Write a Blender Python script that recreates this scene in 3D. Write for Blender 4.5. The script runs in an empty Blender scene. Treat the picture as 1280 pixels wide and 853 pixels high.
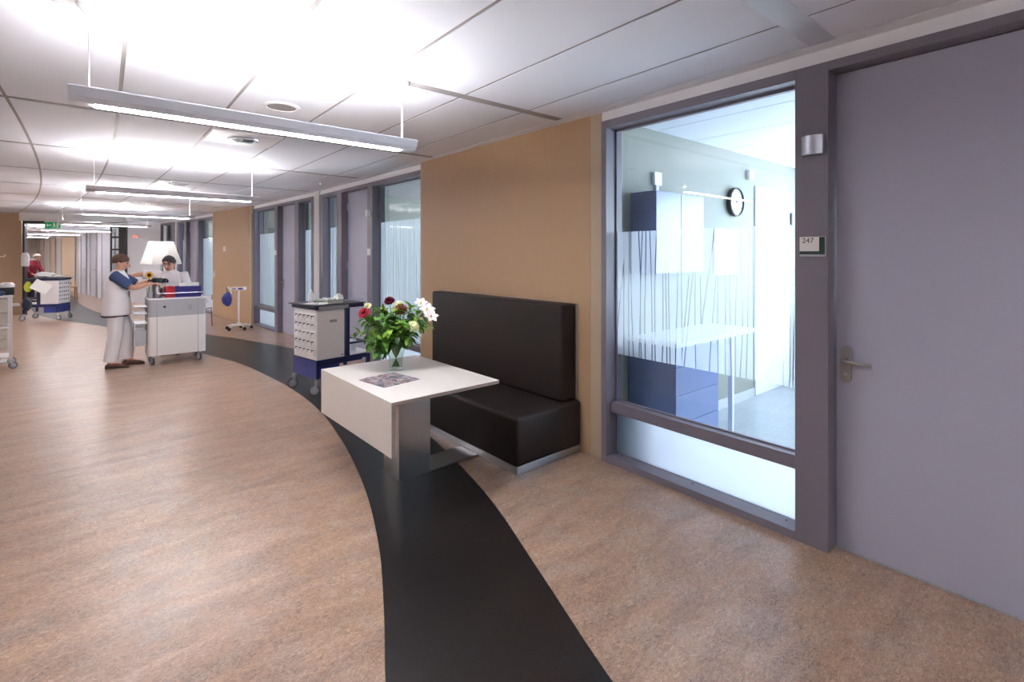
import bpy, bmesh, math, random
from mathutils import Vector, Matrix
random.seed(7)
SC = bpy.context.scene
COL = SC.collection
PI = math.pi

# ------------------------------------------------------------------ camera
TH = math.radians(39.40)
cam_d = bpy.data.cameras.new('camera')
cam_d.sensor_width = 36.0
cam_d.lens = 622.0 / 1280.0 * 36.0
cam_d.shift_y = -(426.5 - 318.5) / 1280.0
cam_d.clip_start = 0.02
cam_d.clip_end = 200
cam = bpy.data.objects.new('camera', cam_d)
cam.location = (0, 0, 1.63)
cam.rotation_euler = (PI / 2, 0, -TH)
COL.objects.link(cam)
SC.camera = cam

# ------------------------------------------------------------------ sky, daylight, exposure
world = bpy.data.worlds.new('daylight')
SC.world = world
world.use_nodes = True
bgn = world.node_tree.nodes['Background']
bgn.inputs[0].default_value = (0.72, 0.84, 1.0, 1)
bgn.inputs[1].default_value = 5.2
SC.view_settings.view_transform = 'Standard'
SC.view_settings.look = 'None'
SC.view_settings.gamma = 1.0
SC.view_settings.use_curve_mapping = False
SC.view_settings.exposure = 1.84
SC.cycles.use_denoising = True
SC.cycles.max_bounces = 10
SC.cycles.diffuse_bounces = 6
SC.cycles.transparent_max_bounces = 16
SC.cycles.caustics_reflective = False
SC.cycles.caustics_refractive = False
UP_EMIT = 68.0      # pendant lamps, upward tubes
DOWN_EMIT = 32.0     # pendant lamps, lower diffusers

def portal(x, y0, y1, z0, z1):
    """window portal: guides the sampling of the sky through a real window opening"""
    l = bpy.data.lights.new('window_portal', 'AREA')
    l.shape = 'RECTANGLE'
    l.size = y1 - y0
    l.size_y = z1 - z0
    l.cycles.is_portal = True
    o = bpy.data.objects.new('window_portal', l)
    o.location = (x, (y0 + y1) / 2, (z0 + z1) / 2)
    o.rotation_euler = (PI / 2, 0, PI / 2)
    COL.objects.link(o)
RW = 7.2   # outer wall of the rooms behind the glass fronts
portal(RW + 0.02, -2.2, 2.4, 0.85, 2.6)
portal(RW + 0.02, 5.9, 12.3, 0.85, 2.6)
portal(RW + 0.02, 15.6, 19.8, 0.85, 2.6)

# ------------------------------------------------------------------ materials
def lin(c):
    return tuple((x / 12.92 if x <= 0.04045 else ((x + 0.055) / 1.055) ** 2.4) for x in (v / 255.0 for v in c)) + (1.0,)

MATS = {}
def mat(name, rgb, rough=0.5, metal=0.0, spec=0.5, var=0.0, vscale=20.0, stretch=(1, 1, 1), bump=0.0, bscale=80.0, coat=0.0):
    if name in MATS:
        return MATS[name]
    m = bpy.data.materials.new(name)
    m.use_nodes = True
    nt = m.node_tree
    b = nt.nodes['Principled BSDF']
    b.inputs['Base Color'].default_value = lin(rgb)
    b.inputs['Roughness'].default_value = rough
    b.inputs['Metallic'].default_value = metal
    b.inputs['Specular IOR Level'].default_value = spec
    b.inputs['Coat Weight'].default_value = coat
    tc = nt.nodes.new('ShaderNodeTexCoord')
    mp = nt.nodes.new('ShaderNodeMapping')
    mp.inputs['Scale'].default_value = stretch
    nt.links.new(tc.outputs['Object'], mp.inputs[0])
    if var > 0:
        n = nt.nodes.new('ShaderNodeTexNoise')
        n.inputs['Scale'].default_value = vscale
        n.inputs['Detail'].default_value = 5
        nt.links.new(mp.outputs[0], n.inputs['Vector'])
        r = nt.nodes.new('ShaderNodeValToRGB')
        c = lin(rgb)
        r.color_ramp.elements[0].position = 0.3
        r.color_ramp.elements[1].position = 0.7
        r.color_ramp.elements[0].color = tuple(max(0, x * (1 - var)) for x in c[:3]) + (1,)
        r.color_ramp.elements[1].color = tuple(min(1, x * (1 + var)) for x in c[:3]) + (1,)
        nt.links.new(n.outputs['Fac'], r.inputs[0])
        nt.links.new(r.outputs[0], b.inputs['Base Color'])
    if bump > 0:
        n2 = nt.nodes.new('ShaderNodeTexNoise')
        n2.inputs['Scale'].default_value = bscale
        n2.inputs['Detail'].default_value = 3
        nt.links.new(mp.outputs[0], n2.inputs['Vector'])
        bp_ = nt.nodes.new('ShaderNodeBump')
        bp_.inputs['Strength'].default_value = bump
        bp_.inputs['Distance'].default_value = 0.002
        nt.links.new(n2.outputs['Fac'], bp_.inputs['Height'])
        nt.links.new(bp_.outputs[0], b.inputs['Normal'])
    MATS[name] = m
    return m

def emit(name, rgb, strength):
    if name in MATS:
        return MATS[name]
    m = bpy.data.materials.new(name)
    m.use_nodes = True
    b = m.node_tree.nodes['Principled BSDF']
    b.inputs['Base Color'].default_value = lin(rgb)
    b.inputs['Emission Color'].default_value = lin(rgb)
    b.inputs['Emission Strength'].default_value = strength
    MATS[name] = m
    return m

def new_nodes(name):
    m = bpy.data.materials.new(name)
    m.use_nodes = True
    nt = m.node_tree
    for n in list(nt.nodes):
        nt.nodes.remove(n)
    out = nt.nodes.new('ShaderNodeOutputMaterial')
    MATS[name] = m
    return m, nt, out

def two_sided_fresnel(nt, ior):
    """sheet reflectance that is the same from both faces of a thin pane"""
    g = nt.nodes.new('ShaderNodeNewGeometry')
    mr = nt.nodes.new('ShaderNodeMapRange')
    mr.inputs[3].default_value = ior
    mr.inputs[4].default_value = 1.0 / ior
    nt.links.new(g.outputs['Backfacing'], mr.inputs[0])
    fr = nt.nodes.new('ShaderNodeFresnel')
    nt.links.new(mr.outputs[0], fr.inputs[0])
    return fr

def glass_mat(name, tint, refl=1.0):
    m, nt, out = new_nodes(name)
    tr = nt.nodes.new('ShaderNodeBsdfTransparent')
    tr.inputs[0].default_value = tint + (1,)
    gl = nt.nodes.new('ShaderNodeBsdfGlossy')
    gl.inputs['Roughness'].default_value = 0.02
    fr = two_sided_fresnel(nt, 1.45)
    mul = nt.nodes.new('ShaderNodeMath')
    mul.operation = 'MULTIPLY'
    mul.inputs[1].default_value = refl
    nt.links.new(fr.outputs[0], mul.inputs[0])
    mx = nt.nodes.new('ShaderNodeMixShader')
    nt.links.new(mul.outputs[0], mx.inputs[0])
    nt.links.new(tr.outputs[0], mx.inputs[1])
    nt.links.new(gl.outputs[0], mx.inputs[2])
    nt.links.new(mx.outputs[0], out.inputs[0])
    return m

def frosted_mat(name, clear, rgb=(0.9, 0.93, 0.96), transl=0.7, rough_gloss=0.25):
    """satin film / frosted glass: lets part of the view through, scatters the rest"""
    m, nt, out = new_nodes(name)
    tr = nt.nodes.new('ShaderNodeBsdfTransparent')
    di = nt.nodes.new('ShaderNodeBsdfDiffuse')
    di.inputs[0].default_value = rgb + (1,)
    tl = nt.nodes.new('ShaderNodeBsdfTranslucent')
    tl.inputs[0].default_value = rgb + (1,)
    m1 = nt.nodes.new('ShaderNodeMixShader')
    m1.inputs[0].default_value = transl
    nt.links.new(di.outputs[0], m1.inputs[1])
    nt.links.new(tl.outputs[0], m1.inputs[2])
    m2 = nt.nodes.new('ShaderNodeMixShader')
    m2.inputs[0].default_value = clear
    nt.links.new(m1.outputs[0], m2.inputs[1])
    nt.links.new(tr.outputs[0], m2.inputs[2])
    gl = nt.nodes.new('ShaderNodeBsdfGlossy')
    gl.inputs['Roughness'].default_value = rough_gloss
    fr = two_sided_fresnel(nt, 1.3)
    m3 = nt.nodes.new('ShaderNodeMixShader')
    nt.links.new(fr.outputs[0], m3.inputs[0])
    nt.links.new(m2.outputs[0], m3.inputs[1])
    nt.links.new(gl.outputs[0], m3.inputs[2])
    nt.links.new(m3.outputs[0], out.inputs[0])
    return m

def floor_mat(name, stops, rough, fleck):
    """marbled linoleum: long soft streaks, cloudy patches and short fibre flecks"""
    m = bpy.data.materials.new(name)
    m.use_nodes = True
    nt = m.node_tree
    b = nt.nodes['Principled BSDF']
    tc = nt.nodes.new('ShaderNodeTexCoord')
    def noise(scale, rot, stretch, detail, dist=0.0, rough_=0.55):
        mp = nt.nodes.new('ShaderNodeMapping')
        mp.inputs['Rotation'].default_value = (0, 0, rot)
        mp.inputs['Scale'].default_value = stretch
        nt.links.new(tc.outputs['Object'], mp.inputs[0])
        n = nt.nodes.new('ShaderNodeTexNoise')
        n.inputs['Scale'].default_value = scale
        n.inputs['Detail'].default_value = detail
        n.inputs['Roughness'].default_value = rough_
        n.inputs['Distortion'].default_value = dist
        nt.links.new(mp.outputs[0], n.inputs['Vector'])
        return n
    a = noise(2.2, 0.35, (0.8, 3.0, 1), 6, 0.6)
    c = noise(30, -0.5, (1, 2.2, 1), 6, 2.0, 0.7)
    d = noise(75, 0.6, (1, 2.5, 1), 4, 2.5, 0.7)
    def madd(x, k, y):
        n = nt.nodes.new('ShaderNodeMath'); n.operation = 'MULTIPLY_ADD'
        nt.links.new(x, n.inputs[0]); n.inputs[1].default_value = k
        if isinstance(y, float): n.inputs[2].default_value = y
        else: nt.links.new(y, n.inputs[2])
        return n.outputs[0]
    v = madd(a.outputs['Fac'], 0.5, -0.25)
    v = madd(c.outputs['Fac'], 1.35, v)
    v = madd(v, 1.0, -0.175)
    v = madd(d.outputs['Fac'], fleck, v)
    v = madd(v, 1.0, -0.5 * fleck)
    r = nt.nodes.new('ShaderNodeValToRGB')
    els = r.color_ramp.elements
    while len(els) < len(stops):
        els.new(0.5)
    for e, (p, rgb) in zip(els, stops):
        e.position = p
        e.color = lin(rgb)
    nt.links.new(v, r.inputs[0])
    # grey drift across the sheet
    g = noise(5.5, 1.2, (1, 1, 1), 5, 1.0)
    g2 = nt.nodes.new('ShaderNodeMapRange')
    g2.inputs[1].default_value = 0.42; g2.inputs[2].default_value = 0.75
    g2.inputs[3].default_value = 0.0; g2.inputs[4].default_value = 0.55
    nt.links.new(g.outputs['Fac'], g2.inputs[0])
    hs = nt.nodes.new('ShaderNodeHueSaturation')
    hs.inputs['Saturation'].default_value = 0.5
    nt.links.new(r.outputs[0], hs.inputs['Color'])
    mx = nt.nodes.new('ShaderNodeMix'); mx.data_type = 'RGBA'
    nt.links.new(g2.outputs[0], mx.inputs[0])
    nt.links.new(r.outputs[0], mx.inputs[6]); nt.links.new(hs.outputs[0], mx.inputs[7])
    nt.links.new(mx.outputs[2], b.inputs['Base Color'])
    b.inputs['Roughness'].default_value = rough
    b.inputs['Specular IOR Level'].default_value = 0.45
    bu = nt.nodes.new('ShaderNodeBump')
    bu.inputs['Strength'].default_value = 0.06
    bu.inputs['Distance'].default_value = 0.001
    nt.links.new(c.outputs['Fac'], bu.inputs['Height'])
    nt.links.new(bu.outputs[0], b.inputs['Normal'])
    MATS[name] = m
    return m

M = {}
M['floor'] = floor_mat('beige_linoleum', [(0.10, (86, 72, 68)), (0.33, (138, 112, 98)), (0.49, (168, 139, 119)), (0.64, (186, 147, 115)), (0.86, (206, 192, 180))], 0.29, 1.25)
M['band'] = floor_mat('black_linoleum', [(0.20, (20, 17, 17)), (0.5, (28, 23, 23)), (0.70, (38, 31, 30)), (0.95, (70, 58, 54))], 0.33, 0.9)
M['floor_grey'] = floor_mat('grey_linoleum', [(0.25, (140, 146, 150)), (0.5, (160, 166, 170)), (0.75, (178, 182, 186)), (0.95, (196, 200, 204))], 0.35, 0.4)
M['ceil'] = mat('ceiling_tile_white', (236, 238, 246), 0.75, var=0.012, vscale=160, bump=0.05, bscale=400)
M['ceil_joint'] = mat('ceiling_grid_grey', (158, 153, 152), 0.6)
M['ceil_beam'] = mat('ceiling_strip_blue_white', (206, 210, 218), 0.4)
M['white'] = mat('white_paint', (230, 230, 234), 0.55, var=0.01, vscale=8)
M['wall_left'] = mat('left_wall_paint', (214, 208, 202), 0.6, var=0.01, vscale=6)
M['tan'] = mat('tan_panel', (184, 152, 118), 0.5, var=0.022, vscale=6, stretch=(9, 9, 0.7), bump=0.03, bscale=60)
M['tan_edge'] = mat('tan_panel_edge', (188, 168, 144), 0.5, var=0.03, vscale=6, stretch=(9, 9, 0.7))
M['tan_dim'] = mat('grey_brown_panel', (190, 162, 134), 0.5, var=0.04, vscale=6, stretch=(9, 9, 0.7))
M['frame'] = mat('grey_frame_lacquer', (122, 116, 128), 0.38, var=0.01, vscale=5)
M['door'] = mat('lilac_grey_door', (178, 179, 198), 0.42, var=0.01, vscale=3)
M['far_door'] = mat('pale_door', (206, 206, 216), 0.42, var=0.01, vscale=3)
M['far_frame'] = mat('pale_grey_frame', (170, 168, 176), 0.45)
M['dark_frame'] = mat('dark_brown_frame', (44, 36, 34), 0.45)
M['glass'] = glass_mat('clear_glass', (0.93, 0.97, 0.97))
M['film'] = frosted_mat('frosted_film', 0.46, (0.80, 0.84, 0.90))
def satin_mat(name, rgb):
    """acid-etched glass: blurs what stands close behind it and scatters the daylight"""
    m, nt, out = new_nodes(name)
    rf = nt.nodes.new('ShaderNodeBsdfRefraction')
    rf.inputs['Color'].default_value = rgb + (1,)
    rf.inputs['Roughness'].default_value = 0.45
    rf.inputs['IOR'].default_value = 1.15
    tl = nt.nodes.new('ShaderNodeBsdfTranslucent')
    tl.inputs[0].default_value = (0.95, 0.97, 1.0, 1)
    m1 = nt.nodes.new('ShaderNodeMixShader')
    m1.inputs[0].default_value = 0.55
    nt.links.new(rf.outputs[0], m1.inputs[1]); nt.links.new(tl.outputs[0], m1.inputs[2])
    gl = nt.nodes.new('ShaderNodeBsdfGlossy'); gl.inputs['Roughness'].default_value = 0.12
    fr = two_sided_fresnel(nt, 1.3)
    m3 = nt.nodes.new('ShaderNodeMixShader')
    nt.links.new(fr.outputs[0], m3.inputs[0]); nt.links.new(m1.outputs[0], m3.inputs[1]); nt.links.new(gl.outputs[0], m3.inputs[2])
    nt.links.new(m3.outputs[0], out.inputs[0])
    return m
M['satin'] = satin_mat('satin_glass', (0.90, 0.95, 0.97))
M['satin_far'] = frosted_mat('satin_glass_tall', 0.30, (0.86, 0.92, 0.97), 0.7)
M['steel'] = mat('brushed_steel', (176, 172, 170), 0.28, 1.0, var=0.04, vscale=8, stretch=(60, 60, 1))
M['alu'] = mat('satin_aluminium', (196, 200, 208), 0.32, 1.0)
M['leather'] = mat('dark_brown_leatherette', (36, 27, 26), 0.55, spec=0.3, var=0.06, vscale=4, bump=0.12, bscale=220)
M['laminate'] = mat('white_laminate', (230, 225, 220), 0.42, var=0.006, vscale=5)
M['ply'] = mat('plywood_edge', (150, 132, 122), 0.55, var=0.35, vscale=8, stretch=(2, 2, 90))
M['white_plastic'] = mat('white_plastic', (238, 238, 240), 0.4)
M['grey_plastic'] = mat('grey_plastic', (160, 160, 166), 0.45)
M['dark_plastic'] = mat('dark_plastic', (34, 34, 38), 0.45)
M['rubber'] = mat('grey_rubber', (96, 98, 106), 0.6)
M['blue'] = mat('blue_lacquer', (46, 58, 134), 0.4)
M['navy'] = mat('navy_lacquer', (26, 32, 78), 0.4)
M['cart_white'] = mat('cart_white_panel', (234, 231, 230), 0.45, var=0.01, vscale=5)
M['cart_grey'] = mat('cart_grey_panel', (176, 178, 184), 0.4)
M['office_wall'] = mat('sage_grey_wall', (146, 148, 138), 0.65, var=0.012, vscale=6)
M['office_blue'] = mat('gloss_blue_cabinet', (118, 134, 178), 0.22, spec=0.5)
M['paper'] = mat('white_paper', (238, 238, 236), 0.7, var=0.02, vscale=12)
M['black'] = mat('black_ink', (20, 20, 22), 0.5)

# ------------------------------------------------------------------ mesh helpers
def nbm():
    return bmesh.new()

def box(bm, x0, x1, y0, y1, z0, z1, bev=0.0, mi=0):
    x0, x1 = min(x0, x1), max(x0, x1); y0, y1 = min(y0, y1), max(y0, y1); z0, z1 = min(z0, z1), max(z0, z1)
    v = [bm.verts.new(p) for p in ((x0, y0, z0), (x1, y0, z0), (x1, y1, z0), (x0, y1, z0), (x0, y0, z1), (x1, y0, z1), (x1, y1, z1), (x0, y1, z1))]
    fs = [bm.faces.new([v[i] for i in q]) for q in ((3, 2, 1, 0), (4, 5, 6, 7), (0, 1, 5, 4), (1, 2, 6, 5), (2, 3, 7, 6), (3, 0, 4, 7))]
    for f in fs:
        f.material_index = mi
    if bev > 0:
        es = list({e for f in fs for e in f.edges})
        r = bmesh.ops.bevel(bm, geom=es, offset=bev, segments=2 if bev < 0.02 else 4, affect='EDGES', profile=0.5)
        for f in r['faces']:
            f.material_index = mi
    return v

def quadstrip(bm, left, right):
    a = [bm.verts.new(p) for p in left]
    b = [bm.verts.new(p) for p in right]
    for i in range(len(a) - 1):
        bm.faces.new((a[i], b[i], b[i + 1], a[i + 1]))

def tube(bm, pts, r, n=10, cap=True):
    """sweep a circle along a polyline; r is one radius or one per point"""
    pts = [Vector(p) for p in pts]
    if not isinstance(r, (list, tuple)):
        r = [r] * len(pts)
    rings = []
    prev = None
    for i, p in enumerate(pts):
        t = (pts[min(i + 1, len(pts) - 1)] - pts[max(i - 1, 0)]).normalized()
        if prev is None:
            a = t.cross(Vector((0, 0, 1)))
            if a.length < 1e-3:
                a = t.cross(Vector((1, 0, 0)))
        else:
            a = prev - t * prev.dot(t)
        a.normalize()
        prev = a
        b = t.cross(a)
        rings.append([bm.verts.new(p + (a * math.cos(2 * PI * k / n) + b * math.sin(2 * PI * k / n)) * r[i]) for k in range(n)])
    for i in range(len(rings) - 1):
        for k in range(n):
            bm.faces.new((rings[i][k], rings[i][(k + 1) % n], rings[i + 1][(k + 1) % n], rings[i + 1][k]))
    if cap:
        bm.faces.new(list(reversed(rings[0])))
        bm.faces.new(rings[-1])

def lathe(bm, prof, c=(0, 0, 0), n=24, axis='z', closed=True):
    rings = []
    for r, h in prof:
        ring = []
        for k in range(n):
            a = 2 * PI * k / n
            x, y = r * math.cos(a), r * math.sin(a)
            p = (x, y, h) if axis == 'z' else ((h, x, y) if axis == 'x' else (y, h, x))
            ring.append(bm.verts.new((c[0] + p[0], c[1] + p[1], c[2] + p[2])))
        rings.append(ring)
    for i in range(len(rings) - 1):
        for k in range(n):
            bm.faces.new((rings[i][k], rings[i][(k + 1) % n], rings[i + 1][(k + 1) % n], rings[i + 1][k]))
    if closed:
        bm.faces.new(list(reversed(rings[0])))
        bm.faces.new(rings[-1])

def loft(bm, rings, cap=True, n=16):
    """rings of (cx, cy, cz, rx, ry[, rot]) stacked horizontal ellipses"""
    rr = []
    for q in rings:
        cx, cy, cz, rx, ry = q[:5]
        ro = q[5] if len(q) > 5 else 0.0
        ring = []
        for k in range(n):
            a = 2 * PI * k / n
            x, y = rx * math.cos(a), ry * math.sin(a)
            ring.append(bm.verts.new((cx + x * math.cos(ro) - y * math.sin(ro), cy + x * math.sin(ro) + y * math.cos(ro), cz)))
        rr.append(ring)
    for i in range(len(rr) - 1):
        for k in range(n):
            bm.faces.new((rr[i][k], rr[i][(k + 1) % n], rr[i + 1][(k + 1) % n], rr[i + 1][k]))
    if cap:
        bm.faces.new(list(reversed(rr[0])))
        bm.faces.new(rr[-1])

def prism(bm, poly, z0, z1):
    """vertical prism over a 2-D outline (x, y), any winding"""
    ar = sum(poly[i][0] * poly[(i + 1) % len(poly)][1] - poly[(i + 1) % len(poly)][0] * poly[i][1] for i in range(len(poly)))
    if ar < 0:
        poly = list(reversed(poly))
    a = [bm.verts.new((x, y, z0)) for x, y in poly]
    b = [bm.verts.new((x, y, z1)) for x, y in poly]
    n = len(poly)
    bm.faces.new(list(reversed(a)))
    bm.faces.new(b)
    for i in range(n):
        bm.faces.new((a[i], a[(i + 1) % n], b[(i + 1) % n], b[i]))

def ball(bm, c, rx, ry=None, rz=None, seg=12, rings=8):
    ry = ry or rx; rz = rz or rx
    prof = [(math.sin(PI * i / rings), -math.cos(PI * i / rings)) for i in range(1, rings)]
    rr = [[bm.verts.new((c[0] + rx * r * math.cos(2 * PI * k / seg), c[1] + ry * r * math.sin(2 * PI * k / seg), c[2] + rz * h)) for k in range(seg)] for r, h in prof]
    b = bm.verts.new((c[0], c[1], c[2] - rz)); t = bm.verts.new((c[0], c[1], c[2] + rz))
    for i in range(len(rr) - 1):
        for k in range(seg):
            bm.faces.new((rr[i][k], rr[i][(k + 1) % seg], rr[i + 1][(k + 1) % seg], rr[i + 1][k]))
    for k in range(seg):
        bm.faces.new((b, rr[0][(k + 1) % seg], rr[0][k]))
        bm.faces.new((t, rr[-1][k], rr[-1][(k + 1) % seg]))

def obj(name, bm, m, parent=None, smooth=False, kind=None, label=None):
    me = bpy.data.meshes.new(name)
    bmesh.ops.recalc_face_normals(bm, faces=bm.faces[:])
    bm.to_mesh(me)
    bm.free()
    for x in (m if isinstance(m, (list, tuple)) else [m]):
        me.materials.append(x)
    if smooth:
        me.polygons.foreach_set('use_smooth', [True] * len(me.polygons))
        try:
            me.set_sharp_from_angle(angle=math.radians(40))
        except Exception:
            pass
    o = bpy.data.objects.new(name, me)
    COL.objects.link(o)
    if parent is not None:
        o.parent = parent
    if kind:
        o['kind'] = kind
    if label:
        o['label'] = label
    return o

def thing(name, label, cat, loc=(0, 0, 0), rz=0.0, group=None):
    o = bpy.data.objects.new(name, None)
    o.empty_display_size = 0.1
    COL.objects.link(o)
    o.location = loc
    o.rotation_euler = (0, 0, rz)
    o['label'] = label
    o['category'] = cat
    if group:
        o['group'] = group
    return o

def tag(o, label, cat, group=None):
    o['label'] = label
    o['category'] = cat
    if group:
        o['group'] = group
    return o

def sroot(name, label, loc=(0, 0, 0), rz=0.0, cat=None):
    o = bpy.data.objects.new(name, None)
    COL.objects.link(o)
    o.location = loc
    o.rotation_euler = (0, 0, rz)
    o['kind'] = 'structure'
    o['label'] = label
    if cat:
        o['category'] = cat
    return o

def copy_tree(o, parent=None):
    c = o.copy()
    COL.objects.link(c)
    if parent is not None:
        c.parent = parent
    for ch in list(o.children):
        copy_tree(ch, c)
    return c

def text_mesh(name, s, size, m, parent, loc, rot, align='LEFT', ext=0.0006):
    cu = bpy.data.curves.new(name, 'FONT')
    cu.body = s
    cu.size = size
    cu.align_x = align
    cu.extrude = ext
    tmp = bpy.data.objects.new(name, cu)
    COL.objects.link(tmp)
    dg = bpy.context.evaluated_depsgraph_get()
    me = bpy.data.meshes.new_from_object(tmp.evaluated_get(dg))
    bpy.data.objects.remove(tmp)
    me.materials.clear()
    me.materials.append(m)
    o = bpy.data.objects.new(name, me)
    COL.objects.link(o)
    o.parent = parent
    o.location = loc
    o.rotation_euler = rot
    return o

def spline(pts, n):
    """Catmull-Rom through 2-D points, n samples"""
    out = []
    m = len(pts) - 1
    for i in range(n + 1):
        x = i / n * m
        k = min(int(x), m - 1); t = x - k
        p0 = pts[max(k - 1, 0)]; p1 = pts[k]; p2 = pts[k + 1]; p3 = pts[min(k + 2, m)]
        out.append(tuple(0.5 * (2 * p1[j] + (p2[j] - p0[j]) * t + (2 * p0[j] - 5 * p1[j] + 4 * p2[j] - p3[j]) * t * t + (3 * p1[j] - p0[j] - 3 * p2[j] + p3[j]) * t ** 3) for j in range(len(p1))))
    return out

# corridor axis: straight beside the camera, then bending away to the left (radius 80 m)
XW = 3.05
RAD = 80.0
def P(s, t):
    if s <= 5:
        return (XW - t, s)
    a = (s - 5) / RAD
    return (XW - RAD + (RAD - t) * math.cos(a), 5 + (RAD - t) * math.sin(a))
def HEAD(s):
    return max(0.0, (s - 5) / RAD)
# ================================================================== THE SETTING
HC = 2.76
# ---------------- floor with the curved dark inlay
bm = nbm(); box(bm, -8.2, 3.13, -6, 42.2, -0.1, 0.0); box(bm, 3.13, 8.0, -6, 42.2, -0.1, -0.002)
floor = obj('floor', bm, M['floor'], kind='structure', label='beige marbled linoleum floor of the corridor')
bl = [(0.05, -0.6), (0.35, 0.5), (0.60, 1.22), (0.83, 1.77), (1.0, 2.15), (1.2, 2.65), (1.41, 3.34), (1.6, 4.23), (1.74, 5.25), (1.77, 6.2), (1.72, 7.08), (1.58, 8.32), (1.29, 9.48), (0.75, 11.9), (0.06, 14.4), (-0.43, 15.75), (-0.95, 17.0), (-1.45, 19.0), (-1.75, 21.5), (-2.0, 24.5), (-2.4, 29)]
br = [(1.15, -0.9), (1.28, 0.2), (1.40, 0.8), (1.5, 1.22), (1.73, 1.88), (2.0, 2.68), (2.21, 3.62), (2.45, 5.0), (2.62, 6.4), (2.66, 7.8), (2.59, 8.85), (2.36, 9.72), (2.04, 10.76), (1.62, 11.86), (0.95, 14.0), (0.45, 15.9), (0.03, 17.6), (-0.25, 19.1), (-0.59, 21.8), (-0.82, 25.0), (-1.2, 29)]
L, R = spline(bl, 90), spline(br, 90)
bm = nbm(); quadstrip(bm, [(x, y, 0.0015) for x, y in L], [(x, y, 0.0015) for x, y in R])
obj('floor_inlay', bm, M['band'], floor, label='curved black linoleum band')

# ---------------- ceiling: backing slab, tiles in curved rows, grid recessed between them
bm = nbm(); box(bm, -8.2, 8.0, -6, 42.2, HC + 0.0045, HC + 0.2)
ceiling = obj('ceiling', bm, M['ceil_joint'], kind='structure', label='suspended ceiling of long white tiles')
TT = [0.10, 0.47, 1.07, 1.69, 2.31, 2.96, 3.59, 4.22, 4.85, 5.48, 6.11, 6.74, 7.28]
S0 = 2.97
rows = [-5.2, -3.14, -1.08, 0.995] + [S0 + 2.08 * k for k in range(0, 16)]
shared = {}
def ceiling_tile(s0, s1, t0, t1):
    nseg = 4
    key = (round(s1 - s0, 4), round(t0, 3)) if s1 <= 5.001 else None
    if key and key in shared:
        o = bpy.data.objects.new('ceiling_tile', shared[key])
        COL.objects.link(o); o.parent = ceiling; o.location = (0, s0 - shared[key]['s'], 0)
        return
    bm = nbm()
    lo, hi = [], []
    ls = [P(s0 + (s1 - s0) * i / nseg, t0) for i in range(nseg + 1)]
    rs = [P(s0 + (s1 - s0) * i / nseg, t1) for i in range(nseg + 1)]
    prism(bm, ls + rs[::-1], HC, HC + 0.004)
    o = obj('ceiling_tile', bm, M['ceil'], ceiling)
    o.data['s'] = s0
    if key:
        shared[key] = o.data
for i in range(len(rows) - 1):
    s0, s1 = rows[i] + 0.045, rows[i + 1] - 0.045
    for j in range(len(TT) - 1):
        g0 = 0.0 if j == 0 else 0.011
        ceiling_tile(s0, s1, TT[j] + g0, TT[j + 1] - 0.011)
# border strip along the glass fronts and lighter crossing strip near the grey door
bm = nbm()
prism(bm, [P(s, 0.092) for s in [-6] + [5 + 0.8 * k for k in range(0, 22)]] + [P(s, -0.1) for s in reversed([-6] + [5 + 0.8 * k for k in range(0, 22)])], HC - 0.002, HC + 0.004)
obj('ceiling_border', bm, M['ceil'], ceiling)
bm = nbm(); box(bm, -2.6, XW - 0.1, 0.93, 1.06, HC - 0.003, HC + 0.004)
obj('ceiling_strip', bm, M['ceil_beam'], ceiling)

# ---------------- glass fronts: modules of window / door / narrow light
WIN = [0]; DOOR = [0]; TRIM = [0]
def frame_at(A, B):
    return Vector((A[0], A[1], 0)), math.atan2(B[1] - A[1], B[0] - A[0])

FILM = {}
def film_mesh(q0, q1, z0, z1, seed, n):
    rnd = random.Random(seed)
    lines = []
    for i in range(n + 1):
        q = q0 + (q1 - q0) * i / n
        if 0 < i < n:
            q += rnd.uniform(-0.35, 0.35) * (q1 - q0) / n
        lines.append((q, rnd.choice((0.3, 0.3, 0.3, 0.3, 1.9)) * rnd.uniform(-0.022, 0.022), rnd.uniform(-0.022, 0.022), rnd.uniform(0, 6.28), rnd.uniform(2.5, 5)))
    def pos(l, z):
        k = (z - z0) / (z1 - z0)
        return l[0] + (l[1] * (2 * k - 1) * 1.6 + l[2] * 0.6 * math.sin(l[3] + l[4] * k) if 0 < lines.index(l) < n else 0)
    bm = nbm()
    N = 14
    for i in range(n):
        a, b = [], []
        for k in range(N + 1):
            z = z0 + (z1 - z0) * k / N
            g = 0.0042
            xl, xr = pos(lines[i], z) + g, pos(lines[i + 1], z) - g
            if xr < xl:
                xl = xr = (xl + xr) / 2
            a.append((xl, 0, z)); b.append((xr, 0, z))
        quadstrip(bm, a, b)
    return bm

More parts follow.
